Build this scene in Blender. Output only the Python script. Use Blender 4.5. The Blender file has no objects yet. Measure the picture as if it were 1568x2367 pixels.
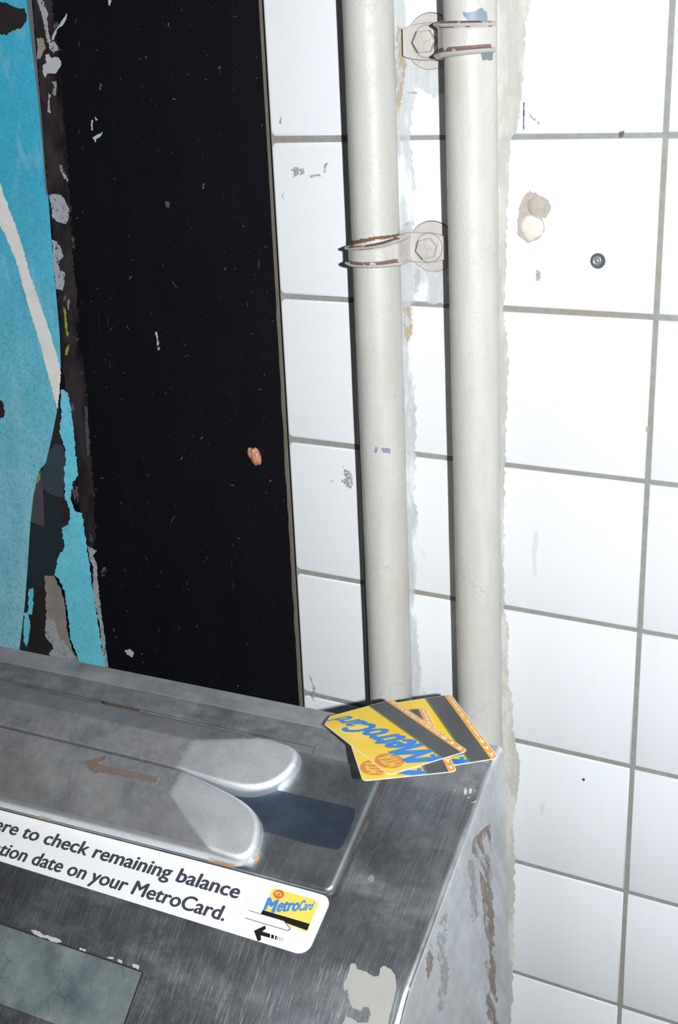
import bpy, bmesh, math, random
from mathutils import Vector, Matrix, Euler, noise
random.seed(7)
S = bpy.context.scene
COL = S.collection
W, H = 1568.0, 2367.0
# ------------------------------------------------------------------ camera
FPX = 2772.7
CAM_LOC = Vector((0.177485, -0.755651, 0.049541))
CAM_ROT = Euler((1.2111292, 0.04105, 0.4827846), 'XYZ')
cam = bpy.data.cameras.new('camera')
cam.sensor_fit = 'VERTICAL'; cam.sensor_height = 36.0; cam.lens = FPX / H * 36.0
cam.clip_start = 0.01
co = bpy.data.objects.new('camera', cam); COL.objects.link(co)
co.location = CAM_LOC; co.rotation_euler = CAM_ROT
S.camera = co
# ------------------------------------------------------------------ light
wd = bpy.data.worlds.new('world'); S.world = wd; wd.use_nodes = True
wd.node_tree.nodes['Background'].inputs[0].default_value = (1.0, 0.86, 0.78, 1)
wd.node_tree.nodes['Background'].inputs[1].default_value = 0.018
fl = bpy.data.lights.new('camera_flash', 'SPOT')
fl.energy = 47.5; fl.color = (0.97, 0.99, 1.0); fl.shadow_soft_size = 0.010
fl.spot_size = math.radians(140); fl.spot_blend = 0.8
fo = bpy.data.objects.new('camera_flash', fl); COL.objects.link(fo)
fo.location = (0.318, -0.775, 0.075)
fo.rotation_euler = Euler((math.radians(70), 0, CAM_ROT.z), 'XYZ')
# dim overhead tube light of the station
tl = bpy.data.lights.new('station_tube_light', 'AREA'); tl.shape = 'RECTANGLE'
tl.size = 1.2; tl.size_y = 0.12; tl.energy = 0.3; tl.color = (0.9, 1.0, 0.95)
to = bpy.data.objects.new('station_tube_light', tl); COL.objects.link(to)
to.location = (-0.1, -1.0, 1.6); to.rotation_euler = (math.radians(-12), 0, 0)
S.view_settings.view_transform = 'Standard'
S.view_settings.look = 'None'
S.view_settings.exposure = 0.0
S.view_settings.gamma = 1.0
S.view_settings.use_curve_mapping = False

# ------------------------------------------------------------------ frames
RC = CAM_ROT.to_matrix()
def ray(px, py):
    return RC @ Vector(((px - W/2)/FPX, -(py - H/2)/FPX, -1.0))
def hit(px, py, P0, N):
    d = ray(px, py); t = (P0 - CAM_LOC).dot(N) / d.dot(N)
    return CAM_LOC + d*t
def wallpt(px, py, y=0.0):
    return hit(px, py, Vector((0, y, 0)), Vector((0, 1, 0)))
BOX_O = Vector((-0.0955, 0, -0.4504))
_a = 0.0315
BU = Vector((1, 0, _a)).normalized(); BW = Vector((-_a, 0, 1)).normalized(); BV = Vector((0, -1, 0))
def bx(u, v, w): return BOX_O + BU*u + BV*v + BW*w
TH = math.atan2(.0653, .132)
TA = BV*math.cos(TH) - BW*math.sin(TH); NA = BV*math.sin(TH) + BW*math.cos(TH)
U0 = 0.037
AO = bx(U0, .124, .068)
def pa(a, b, h=0.0): return AO + BU*a + TA*b + NA*h          # sloped deck of the reader
def pla(px, py, h=0.0):
    P = hit(px, py, AO + NA*h, NA) - AO
    return (P.dot(BU), P.dot(TA))
BEND = .1535
T2 = math.atan2(.0169, .019)
TB = BV*math.cos(T2) - BW*math.sin(T2); NB = BV*math.sin(T2) + BW*math.cos(T2)
BO2 = pa(0, BEND)
def pb(a, b, h=0.0): return BO2 + BU*a + TB*b + NB*h          # steeper lower face
def plb(px, py, h=0.0):
    P = hit(px, py, BO2 + NB*h, NB) - BO2
    return (P.dot(BU), P.dot(TB))

# ------------------------------------------------------------------ object helpers
def tag(o, label=None, cat=None, group=None, kind=None):
    if label: o['label'] = label
    if cat: o['category'] = cat
    if group: o['group'] = group
    if kind: o['kind'] = kind
    return o
def empty(name, M, label, cat, group=None):
    o = bpy.data.objects.new(name, None); COL.objects.link(o)
    o.matrix_world = M; o['_m'] = 0
    del o['_m']
    MATS[o.name] = M
    return tag(o, label, cat, group)
MATS = {}
def link(name, me, mat, parent=None, smooth=False, label=None):
    """me holds WORLD coordinates; they are moved into the frame of the root thing."""
    o = bpy.data.objects.new(name, me); COL.objects.link(o)
    if mat:
        for m in (mat if isinstance(mat, (list, tuple)) else [mat]): me.materials.append(m)
    if parent is not None:
        r = parent
        while r.parent: r = r.parent
        M = MATS[r.name]
        me.transform(M.inverted())
        o.parent = parent
    else:
        MATS[o.name] = Matrix.Identity(4)
    if smooth:
        for p in me.polygons: p.use_smooth = True
    me.update()
    if label: o['label'] = label
    return o
def mesh(verts, faces):
    me = bpy.data.meshes.new('m'); me.from_pydata([tuple(v) for v in verts], [], faces); me.update(); return me
def from_bm(bm):
    me = bpy.data.meshes.new('m'); bm.to_mesh(me); bm.free(); return me
def recalc(me):
    bm = bmesh.new(); bm.from_mesh(me); bmesh.ops.recalc_face_normals(bm, faces=bm.faces); bm.to_mesh(me); bm.free()
    return me
def autosmooth(me, ang=35):
    for p in me.polygons: p.use_smooth = True
    bm = bmesh.new(); bm.from_mesh(me)
    for e in bm.edges:
        if len(e.link_faces) == 2 and e.calc_face_angle(0) > math.radians(ang): e.smooth = False
    bm.to_mesh(me); bm.free(); return me

def jag(pts, amp, step, seed=0, closed=True):
    """subdivide a pixel outline and roughen it like torn paper or chipped paint"""
    out = []; n = len(pts)
    rng = random.Random(seed)
    for i in range(n if closed else n-1):
        x0, y0 = pts[i][:2]; x1, y1 = pts[(i+1) % n][:2]
        keep = len(pts[i]) > 2                    # a third entry marks a clean straight edge
        L = math.hypot(x1-x0, y1-y0); k = max(1, int(L/step)) if not keep else 1
        for j in range(k):
            t = j/k
            x = x0+(x1-x0)*t; y = y0+(y1-y0)*t
            if not keep and j > 0:
                v = noise.noise(Vector((x*.09, y*.09, seed)))*1.2 + rng.uniform(-.6, .6)
                nx, ny = -(y1-y0)/L, (x1-x0)/L
                x += nx*amp*v; y += ny*amp*v
            out.append((x, y))
    return out
def rrect(x0, y0, x1, y1, r, n=5, corners=(1, 1, 1, 1)):
    out = []
    for ci, (cx, cy, a0) in enumerate(((x1-r, y1-r, 0), (x0+r, y1-r, 90), (x0+r, y0+r, 180), (x1-r, y0+r, 270))):
        if corners[ci]:
            for k in range(n+1):
                a = math.radians(a0 + 90*k/n); out.append((cx + r*math.cos(a), cy + r*math.sin(a)))
        else:
            out.append(((x1, y1), (x0, y1), (x0, y0), (x1, y0))[ci])
    return out
def slab(loops, fn, t, cuts=0):
    """flat sheet with thickness: loops of 2D points (first outer, others holes); fn(x,y,h)->world"""
    from mathutils.geometry import tessellate_polygon
    polys = [[Vector((p[0], p[1], 0)) for p in l] for l in loops]
    flat = [p for l in polys for p in l]
    tri = tessellate_polygon(polys)
    n = len(flat)
    vs = [fn(p.x, p.y, t) for p in flat] + [fn(p.x, p.y, 0) for p in flat]
    fs = [tuple(f) for f in tri] + [tuple(n+i for i in reversed(f)) for f in tri]
    k = 0
    for l in polys:
        m = len(l)
        for i in range(m):
            j = (i+1) % m; fs.append((k+i, k+j, n+k+j, n+k+i))
        k += m
    return recalc(mesh(vs, fs))
TEXT_CACHE = {}
def text2d(body, bold=0.0, shear=0.0):
    """outline of a line of text, normalised so that the cap height is 1 and x starts at 0"""
    key = (body, bold, shear)
    if key in TEXT_CACHE: return TEXT_CACHE[key]
    def mk(b):
        cu = bpy.data.curves.new('t', 'FONT'); cu.body = b; cu.size = 1.0; cu.offset = bold; cu.resolution_u = 4
        ob = bpy.data.objects.new('t', cu); COL.objects.link(ob)
        dg = bpy.context.evaluated_depsgraph_get(); dg.update()
        me = bpy.data.meshes.new_from_object(ob.evaluated_get(dg))
        bpy.data.objects.remove(ob); bpy.data.curves.remove(cu)
        v = [(p.co.x, p.co.y) for p in me.vertices]; f = [tuple(p.vertices) for p in me.polygons]
        bpy.data.meshes.remove(me); return v, f
    ref, _ = mk('H'); cap = max(p[1] for p in ref) - min(p[1] for p in ref); y0 = min(p[1] for p in ref)
    v, f = mk(body)
    x0 = min(p[0] for p in v)
    v = [((x-x0)/cap + shear*(y-y0)/cap, (y-y0)/cap) for x, y in v]
    w = max(p[0] for p in v)
    TEXT_CACHE[key] = (v, f, w); return TEXT_CACHE[key]
def strike(v, f, w, bold, fn):
    """heavier letters: the outline laid down a few times, each a hair apart"""
    V = []; Fc = []
    o_ = fn(0, 0); nn = (fn(.5*w, 0)-o_).cross(fn(0, 1)-o_).normalized()
    if nn.dot(CAM_LOC-o_) < 0: nn = -nn
    for k, (dx, dy) in enumerate(((0, 0), (bold, 0), (-bold, 0), (0, bold*.6), (0, -bold*.6), (bold*.5, 0), (-bold*.5, 0)) if bold else ((0, 0),)):
        b = len(V); V += [fn(min(w, max(0, x+dx)), y+dy) + nn*(k*4e-6) for x, y in v]; Fc += [tuple(b+i for i in p) for p in f]
    return mesh(V, Fc)
def textmesh(body, fn, bold=0.0, shear=0.0):
    """fn(X in 0..1 along the line, Y in cap heights) -> world"""
    v, f, w = text2d(body, 0, shear)
    return strike(v, f, w, bold, lambda x, y: fn(x/w, y))

# ------------------------------------------------------------------ materials
class N:
    def __init__(s, name):
        s.m = bpy.data.materials.new(name); s.m.use_nodes = True
        s.t = s.m.node_tree; s.b = s.t.nodes['Principled BSDF']; s._tc = None
    def new(s, k, **kw):
        n = s.t.nodes.new(k)
        for a, b in kw.items(): setattr(n, a, b)
        return n
    def L(s, a, b): s.t.links.new(a, b)
    def obj(s):
        if not s._tc: s._tc = s.new('ShaderNodeTexCoord')
        return s._tc.outputs['Object']
    def mapv(s, scale=(1, 1, 1), rot=(0, 0, 0), loc=(0, 0, 0)):
        m = s.new('ShaderNodeMapping'); m.inputs['Scale'].default_value = scale
        m.inputs['Rotation'].default_value = rot; m.inputs['Location'].default_value = loc
        s.L(s.obj(), m.inputs['Vector']); return m.outputs[0]
    def noise(s, scale=10, detail=4, rough=.55, vec=None, dist=0):
        n = s.new('ShaderNodeTexNoise'); n.inputs['Scale'].default_value = scale
        n.inputs['Detail'].default_value = detail; n.inputs['Roughness'].default_value = rough
        n.inputs['Distortion'].default_value = dist
        s.L(vec if vec is not None else s.obj(), n.inputs['Vector']); return n.outputs['Fac']
    def voro(s, scale, vec=None, feature='F1'):
        n = s.new('ShaderNodeTexVoronoi', feature=feature); n.inputs['Scale'].default_value = scale
        s.L(vec if vec is not None else s.obj(), n.inputs['Vector']); return n.outputs['Distance']
    def ramp(s, f, *stops):
        r = s.new('ShaderNodeValToRGB'); e = r.color_ramp.elements
        while len(e) < len(stops): e.new(0.5)
        for el, (p, c) in zip(e, stops):
            el.position = p; el.color = (c, c, c, 1) if isinstance(c, (int, float)) else (*c, 1)
        s.L(f, r.inputs[0]); return r.outputs[0]
    def mix(s, f, a, b, mode='MIX'):
        m = s.new('ShaderNodeMix', data_type='RGBA', blend_type=mode)
        for i, v in ((0, f), (6, a), (7, b)):
            if isinstance(v, (int, float)): m.inputs[i].default_value = v if i == 0 else (v, v, v, 1)
            elif isinstance(v, (tuple, list)): m.inputs[i].default_value = (*v, 1)
            else: s.L(v, m.inputs[i])
        return m.outputs[2]
    def math(s, op, a, b=0.0):
        m = s.new('ShaderNodeMath', operation=op)
        for i, v in ((0, a), (1, b)):
            if isinstance(v, (int, float)): m.inputs[i].default_value = v
            else: s.L(v, m.inputs[i])
        return m.outputs[0]
    def set(s, **kw):
        al = {'color': 'Base Color', 'rough': 'Roughness', 'metal': 'Metallic', 'spec': 'Specular IOR Level', 'coat': 'Coat Weight', 'coat_r': 'Coat Roughness'}
        for k, v in kw.items():
            i = s.b.inputs[al[k]]
            if isinstance(v, (int, float)): i.default_value = v
            elif isinstance(v, (tuple, list)): i.default_value = (*v, 1)
            else: s.L(v, i)
        return s
    def bump(s, h, strength=.3, dist=.001):
        b = s.new('ShaderNodeBump'); b.inputs['Strength'].default_value = strength; b.inputs['Distance'].default_value = dist
        s.L(h, b.inputs['Height']); s.L(b.outputs[0], s.b.inputs['Normal']); return s
def soften(m, scale=120, lo=.42, hi=.56, stretch=(1, 1, .4)):
    t = m.node_tree; b = t.nodes['Principled BSDF']
    tc = t.nodes.new('ShaderNodeTexCoord'); mp = t.nodes.new('ShaderNodeMapping'); mp.inputs['Scale'].default_value = stretch
    nz = t.nodes.new('ShaderNodeTexNoise'); nz.inputs['Scale'].default_value = scale; nz.inputs['Detail'].default_value = 6; nz.inputs['Roughness'].default_value = .65
    r = t.nodes.new('ShaderNodeValToRGB'); r.color_ramp.elements[0].position = lo; r.color_ramp.elements[1].position = hi
    t.links.new(tc.outputs['Object'], mp.inputs[0]); t.links.new(mp.outputs[0], nz.inputs['Vector']); t.links.new(nz.outputs[0], r.inputs[0]); t.links.new(r.outputs[0], b.inputs['Alpha'])
    return m
def lin(r, g, b):
    f = lambda c: (c/255/12.92) if c/255 <= .04045 else ((c/255+.055)/1.055)**2.4
    return (f(r), f(g), f(b))
def simple(name, rgb, rough=.5, var=.06, scale=60, metal=0.0, spec=.5):
    n = N(name); c = lin(*rgb)
    f = n.noise(scale, 5)
    n.set(color=n.mix(f, tuple(x*(1-var) for x in c), tuple(min(1, x*(1+var)) for x in c)), rough=rough, metal=metal, spec=spec)
    return n.m

def steel(name, dark, light, rough=(.3, .5), scr=.5, cast=False, grime=.0, metal=1.0, dust=0, streak=False):
    """dark/light = linear reflectance"""
    n = N(name)
    big = n.noise(14, 5, .6)
    base = n.mix(n.ramp(big, (.35, 0.0), (.68, 1.0)), dark, light)
    mid = n.noise(90, 6, .7)
    base = n.mix(n.ramp(mid, (.35, .0), (.75, .45)), base, tuple(x*.55 for x in dark))
    pol = None
    if cast:
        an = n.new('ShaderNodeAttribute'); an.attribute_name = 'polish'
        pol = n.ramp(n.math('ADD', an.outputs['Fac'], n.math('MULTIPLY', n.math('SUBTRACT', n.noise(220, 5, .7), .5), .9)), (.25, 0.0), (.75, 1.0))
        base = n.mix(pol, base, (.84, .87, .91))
    rough_o = n.ramp(n.noise(40, 5, .6), (.3, rough[0]), (.7, rough[1]))
    hgt = None
    if scr:
        acc = None
        for k, (ang, th) in enumerate(((.15, .69), (-.5, .68), (.95, .67), (1.45, .68), (-1.1, .67), (.6, .66))):
            v = n.mapv(scale=(2300, 26, 26), rot=(0, 0, ang), loc=(k*3.1, k, 0))
            f = n.ramp(n.noise(1.0, 3, .6, vec=v), (th, 0.0), (th+.07, 1.0))
            acc = f if acc is None else n.mix(1.0, acc, f, 'LIGHTEN')
        base = n.mix(n.math('MULTIPLY', acc, scr), base, (.8, .84, .88))
        hgt = acc
        rough_o = n.math('ADD', rough_o, n.math('MULTIPLY', acc, .12))
    if scr > .3:
        ac2 = None
        for k, ang in enumerate((.35, -.8, 1.2, -.15, .8)):
            v = n.mapv(scale=(2000, 32, 32), rot=(0, 0, ang), loc=(k*5.7+9, k, 3))
            f = n.ramp(n.noise(1.0, 3, .6, vec=v), (.57, 0.0), (.66, 1.0))
            ac2 = f if ac2 is None else n.mix(1.0, ac2, f, 'LIGHTEN')
        base = n.mix(n.math('MULTIPLY', ac2, .5), base, tuple(x*.35 for x in dark))
    spk = n.ramp(n.voro(420), (.0, 1.0), (.07, 0.0))
    spk = n.math('MULTIPLY', spk, n.ramp(n.noise(50, 2), (.5, 0.0), (.62, .7)))
    base = n.mix(spk, base, (.6, .62, .64))
    met = metal
    if dust:
        dv = n.mapv(scale=(.45, 1, 1))
        dm = n.math('MULTIPLY', n.ramp(n.noise(34, 7, .7, vec=dv), (.50, 0.0), (.70, dust)), n.ramp(n.noise(8, 3), (.4, .2), (.6, 1.0)))
        sy = n.new('ShaderNodeSeparateXYZ'); n.L(n.obj(), sy.inputs[0])
        my = n.new('ShaderNodeMapRange'); my.inputs[1].default_value = -.030; my.inputs[2].default_value = -.020
        n.L(sy.outputs['Y'], my.inputs[0])            # dust lies thickest in the band behind the rails
        dm = n.math('MAXIMUM', dm, n.math('MULTIPLY', my.outputs[0], n.ramp(n.noise(38, 7, .7, vec=dv), (.35, .16), (.68, .62))))
        base = n.mix(dm, base, n.mix(n.noise(24, 3), (.30, .27, .25), (.50, .51, .52))); met = n.math('SUBTRACT', met, dm)
        dk = n.ramp(n.noise(16, 6, .65, dist=.5), (.45, 0.0), (.68, .55))
        base = n.mix(dk, base, tuple(x*.5 for x in dark))
    if grime:
        gv = n.mapv(scale=(1, .9, .9)) if not streak else n.mapv(scale=(1, 1.3, .16), rot=(.46, 0, 0))
        g = n.ramp(n.noise(26, 7, .72, dist=.3, vec=gv), (.36, 0.0), (.72, grime))
        if cast: g = n.math('MULTIPLY', n.math('ADD', g, .12), n.math('SUBTRACT', 1.0, n.math('MULTIPLY', pol, .85)))
        base = n.mix(g, base, (.20, .165, .145) if cast else (.16, .14, .13))
        met = n.math('SUBTRACT', metal, n.math('MULTIPLY', g, .8))
        rough_o = n.math('ADD', rough_o, n.math('MULTIPLY', g, .2))
    n.set(color=base, rough=rough_o, metal=met)
    if cast:
        n.bump(n.noise(1300, 3, .6), .35, .0004)
    elif hgt is not None:
        n.bump(hgt, .25, .0002)
    return n.m

# tile, grout
def tile_mat():
    n = N('white_glazed_tile')
    v = n.mapv(scale=(1, 1, .25))
    st = n.ramp(n.noise(55, 7, .65, vec=v), (.60, 0.0), (.75, .5))
    sp = n.ramp(n.voro(85), (.0, 1.0), (.022, 0.0))
    sp = n.math('MULTIPLY', sp, n.ramp(n.noise(16, 2), (.52, 0.0), (.6, 1.0)))
    c = n.mix(st, (.80, .83, .86), (.72, .76, .78))
    c = n.mix(sp, c, (.12, .12, .12))
    n.set(color=c, rough=n.ramp(n.noise(30, 3), (.3, .13), (.7, .22)), spec=.5)
    n.bump(n.noise(9, 2), .04, .002)
    return n.m
def grout_mat():
    n = N('grey_grout')
    c = n.mix(n.noise(160, 6, .7), lin(116, 122, 118), lin(168, 170, 164))
    r = n.ramp(n.noise(9, 4), (.5, 0.0), (.68, .6))
    c = n.mix(r, c, lin(150, 132, 116))
    n.set(color=c, rough=.85, spec=.2); n.bump(n.noise(500, 4), .5, .0006)
    return n.m
def paint_mat(name, rgb, rough=.46, dirt=.5, vert=True):
    n = N(name); c0 = lin(*rgb)
    v = n.mapv(scale=(1, 1, .18)) if vert else n.obj()
    c = n.mix(n.ramp(n.noise(60, 6, .6, vec=v), (.3, 0.0), (.7, 1.0)), tuple(x*.88 for x in c0), tuple(min(1, x*1.05) for x in c0))
    c = n.mix(n.ramp(n.noise(20, 5, .6), (.5, 0.0), (.75, .45)), c, tuple(x*f for x, f in zip(c0, (.86, .80, .72))))
    ed = n.voro(150, feature='DISTANCE_TO_EDGE')
    cr = n.math('MULTIPLY', n.ramp(ed, (.0, 1.0), (.03, 0.0)), n.ramp(n.noise(35, 3), (.55, 0.0), (.66, dirt)))
    c = n.mix(cr, c, (.22, .20, .18))
    sp = n.math('MULTIPLY', n.ramp(n.voro(330), (.0, 1.0), (.10, 0.0)), n.ramp(n.noise(45, 3), (.52, 0.0), (.62, dirt)))
    c = n.mix(sp, c, (.25, .22, .19))
    n.set(color=c, rough=n.ramp(n.noise(70, 4), (.3, rough*.8), (.7, rough*1.3)), spec=.5)
    h = n.mix(.5, n.noise(120, 5, .6, vec=v), n.noise(500, 3))
    n.bump(h, .35, .0012)
    return n.m
M_TILE = tile_mat(); M_GROUT = grout_mat()
M_PIPE = paint_mat('cream_pipe_paint', (200, 199, 194))
M_CLAMP = paint_mat('thick_clamp_paint', (200, 196, 192), rough=.28, dirt=.7, vert=False)
M_OVER = paint_mat('brushed_paint_on_tile', (222, 226, 228), rough=.5, dirt=.1); soften(M_OVER, 40, .40, .60, (1, 1, .25))
M_OVERW = paint_mat('beige_paint_on_tile', (212, 211, 204), rough=.5, dirt=.2); soften(M_OVERW, 34, .30, .58, (1, 1, .3))
M_CHIPGREY = simple('bare_grey_metal', (118, 126, 136), .5, .15, 120)
M_RUST = simple('brown_rust', (116, 84, 66), .8, .35, 260)
M_RUSTY = soften(simple('rust_stain', (208, 186, 156), .7, .14, 90), 110, .44, .66)
M_DARKGAP = simple('dark_dirt_and_shade', (52, 44, 40), .9, .3, 200)  # crevice dirt, and the shade painted into the card slot
def panel_mat():
    n = N('black_painted_board')
    v = n.mapv(scale=(1, 1, .3))
    c = n.mix(n.noise(40, 6, .7, vec=v), (.0016, .0020, .0038), (.0065, .0072, .011))
    sp = n.math('MULTIPLY', n.ramp(n.voro(230), (.0, 1.0), (.09, 0.0)), n.ramp(n.noise(30, 3), (.5, 0.0), (.62, .8)))
    c = n.mix(sp, c, (.22, .22, .24))
    v2 = n.mapv(scale=(200, 200, 30), rot=(0, .25, 0))
    sc = n.math('MULTIPLY', n.ramp(n.noise(1, 3, .6, vec=v2), (.70, 0.0), (.76, 1.0)), n.ramp(n.noise(12, 3), (.5, 0.0), (.65, .5)))
    c = n.mix(sc, c, (.15, .15, .17))
    n.set(color=c, rough=.55, spec=.25); n.bump(n.noise(150, 5), .25, .001)
    return n.m
M_PANEL = panel_mat()
M_PANELEDGE = simple('dusty_board_edge', (104, 98, 88), .9, .4, 300)
def poster_mat():
    n = N('cyan_poster_paper')
    sep = n.new('ShaderNodeSeparateXYZ'); n.L(n.obj(), sep.inputs[0])
    # printed gradient of the poster: deeper cyan above, paler cyan below
    g = n.new('ShaderNodeMapRange'); g.inputs[1].default_value = .44; g.inputs[2].default_value = .06
    n.L(sep.outputs['Z'], g.inputs[0])
    c = n.mix(g.outputs[0], lin(66, 190, 224), lin(168, 230, 244))
    c = n.mix(n.ramp(n.noise(26, 6, .65), (.35, 0.0), (.75, .55)), c, lin(84, 168, 196))
    c = n.mix(n.ramp(n.noise(420, 3, .7), (.45, 0.0), (.75, .6)), c, lin(56, 140, 166))
    v = n.mapv(scale=(1, 1, .35), loc=(.3, 0, .2))
    c = n.mix(n.ramp(n.noise(48, 6, .7, vec=v), (.52, 0.0), (.75, .55)), c, lin(176, 220, 228))
    n.set(color=c, rough=.6, spec=.3); n.bump(n.noise(700, 3), .3, .0004)
    return n.m
M_CYAN = poster_mat()
def cyan_under():
    n = N('cyan_underlayer_paper')
    c = n.mix(n.ramp(n.noise(40, 6), (.3, 0.0), (.75, 1.0)), lin(126, 224, 246), lin(104, 204, 230))
    c = n.mix(n.ramp(n.noise(300, 3, .7), (.5, 0.0), (.8, .5)), c, lin(60, 140, 165))
    n.set(color=c, rough=.6, spec=.3); return n.m
M_CYAN2 = cyan_under()
M_TORNWHITE = simple('torn_white_paper', (246, 242, 232), .9, .25, 70)
M_GREYCHIP = soften(simple('grey_primer_chip', (168, 172, 178), .8, .25, 160), 380, .38, .44, (1, 1, .7))
M_DARKPAPER = simple('dark_teal_old_poster', (34, 48, 56), .6, .35, 40)
M_DARKPAPER2 = simple('slate_old_poster', (58, 72, 80), .6, .12, 30)
M_BROWNGLUE = simple('dark_brown_glue', (40, 32, 34), .7, .4, 120)
M_TAUPE = simple('taupe_backing_paper', (146, 138, 130), .9, .4, 80)
M_GREYPAPER = simple('grey_violet_paper', (78, 74, 82), .8, .15, 90)
M_GLUEMARK = soften(simple('dull_grey_glue_mark', (96, 92, 98), .7, .3, 200), 420, .46, .56, (1, 1, .5))
M_LIME = simple('lime_print', (140, 160, 60), .7, .1)
M_SILVER = simple('silver_trim', (130, 132, 140), .4, .2, 80, metal=.3)

M_DECK = steel('scratched_steel_deck', (.31, .34, .375), (.47, .50, .53), (.39, .50), .34, metal=.95, dust=.30)
M_HOUSE = M_DECK
M_EDGE = steel('polished_edge_highlight', (.62, .66, .70), (.80, .83, .86), (.30, .42), .1)  # smoother, paler steel: paints the bright highlight along the rounded housing edge
M_SIDE = steel('weathered_steel_side', (.62, .66, .70), (.80, .83, .86), (.45, .6), .10, grime=.55, metal=.70, streak=True)
M_PLATE = steel('worn_base_plate', (.32, .36, .39), (.50, .53, .56), (.42, .52), .06, metal=.95, dust=.2)
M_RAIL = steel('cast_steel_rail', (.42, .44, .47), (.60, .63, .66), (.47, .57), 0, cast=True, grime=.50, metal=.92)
M_STRIP = steel('dusty_steel_ledge', (.40, .42, .44), (.56, .58, .60), (.5, .6), .10, metal=.75, dust=.8)
M_INSET = steel('dark_blue_slide_plate', (.05, .07, .11), (.09, .12, .17), (.45, .6), .05, metal=.6)
M_STICKER = simple('white_vinyl', (244, 245, 246), .35, .03, 40)
M_INK = simple('charcoal_ink', (66, 69, 80), .5, .12, 300)
M_BLACK = simple('black_ink', (24, 24, 30), .5, .15, 200)
M_YEL2 = simple('faded_yellow_print', (250, 214, 96), .4, .05, 60)
M_BLUE2 = simple('faded_blue_print', (74, 136, 208), .4, .1, 60)
M_RED2 = simple('red_print', (208, 104, 70), .4, .08, 60)
M_LABELRES = simple('cracked_grey_green_adhesive', (100, 112, 112), .75, .3, 90)
M_PAINTPATCH = simple('pale_grey_paint_patch', (162, 161, 156), .5, .10, 60)
M_WHITEMARK = simple('white_scrape', (186, 190, 192), .6, .1, 200)
M_ARROW = simple('brown_recess_wear', (136, 121, 113), .6, .3, 260, metal=.3)
def card_yellow():
    n = N('card_yellow_print')
    g = n.noise(16, 2, .5)
    v = n.mapv(scale=(26, 160, 26), rot=(0, 0, .25))
    c = n.mix(n.ramp(g, (.42, 0.0), (.62, .85)), lin(255, 208, 0), lin(255, 228, 110))
    c = n.mix(n.ramp(n.noise(1, 3, vec=v), (.5, 0.0), (.7, .35)), c, lin(245, 200, 60))
    n.set(color=c, rough=.38, spec=.35); return n.m
M_CY = card_yellow()
M_CSTRIPE = simple('card_magnetic_stripe', (76, 80, 84), .38, .05, 100)
M_CSTRIPEEDGE = simple('card_stripe_edge', (120, 122, 60), .4, .05, 100)
M_CORANGE = simple('card_orange_print', (244, 172, 52), .35, .05, 40)
M_CBLUE = simple('card_blue_print', (40, 134, 222), .35, .08, 40)
M_CWHITE = simple('card_white_core', (246, 246, 244), .4, .02, 40)
M_CLOGO = simple('card_brown_orange_print', (224, 146, 62), .35, .05, 40)
M_CLOGOL = simple('card_logo_lettering', (248, 204, 74), .35, .04, 40)
M_FLOOR = simple('dark_concrete', (88, 88, 88), .85, .25, 20)

# ------------------------------------------------------------------ wall
PITCH = .11
def build_wall():
    bm = bmesh.new()
    cols = [(-.275, -.2205, True), (-.2185, -.1085, False), (-.1065, -.0018, False), (.0018, .1082, False), (.1118, .2182, False), (.2218, .3282, False), (.3318, .4382, False)]
    cols = [(-.2754, -.2138, True), (-.2106, -.1116, False), (-.1084, -.0018, False), (.0016, .1084, False), (.1116, .2184, False), (.2216, .3284, False), (.3316, .4384, False)]
    for (x0, x1, bull) in cols:
        for k in range(-7, 11):
            z1 = -k*PITCH - .0016 + random.uniform(-.0003, .0003); z0 = -(k+1)*PITCH + .0016 + random.uniform(-.0003, .0003)
            r = bmesh.ops.create_cube(bm, size=1.0)
            vs = r['verts']
            for v in vs:
                v.co = Vector((x0 + (v.co.x+.5)*(x1-x0), (v.co.y+.5)*.011, z0 + (v.co.z+.5)*(z1-z0)))
            ed = set(e for v in vs for e in v.link_edges)
            front = [e for e in ed if all(abs(v.co.y) < 1e-6 for v in e.verts)]
            if bull:
                left = [e for e in front if all(abs(v.co.x-x0) < 1e-6 for v in e.verts)]
                vert = [e for e in ed if all(abs(v.co.x-x0) < 1e-6 for v in e.verts) and abs(e.verts[0].co.z-e.verts[1].co.z) < 1e-6]
                rest = [e for e in front if e not in left]
                bmesh.ops.bevel(bm, geom=vert, offset=.0042, segments=4, profile=.5, affect='EDGES')
                fr2 = [e for e in bm.edges if all(abs(v.co.y) < 1e-6 for v in e.verts) and all(x0-1e-6 <= v.co.x <= x1+1e-6 and z0-1e-6 <= v.co.z <= z1+1e-6 for v in e.verts) and len(e.link_faces) == 2 and e.calc_face_angle(0) > 1]
                bmesh.ops.bevel(bm, geom=fr2, offset=.0022, segments=4, profile=.5, affect='EDGES')
            else:
                bmesh.ops.bevel(bm, geom=front, offset=.0011, segments=2, profile=.5, affect='EDGES')
    me = from_bm(bm); autosmooth(me, 50)
    nt = len(me.polygons)
    bm = bmesh.new(); bm.from_mesh(me)
    # grout bed and masonry behind
    for (a, b, mi) in (((-.2750, .0009, -1.3), (.44, .06, .77), 1),):
        r = bmesh.ops.create_cube(bm, size=1.0)
        for v in r['verts']:
            v.co = Vector([a[i] + (v.co[i]+.5)*(b[i]-a[i]) for i in range(3)])
        for f in set(f for v in r['verts'] for f in v.link_faces): f.material_index = mi
    me2 = from_bm(bm)
    o = link('wall_back', me2, [M_TILE, M_GROUT]); tag(o, kind='structure'); return o
wall = build_wall()
_b = bmesh.new(); _r = bmesh.ops.create_cube(_b, size=1.0)
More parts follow.
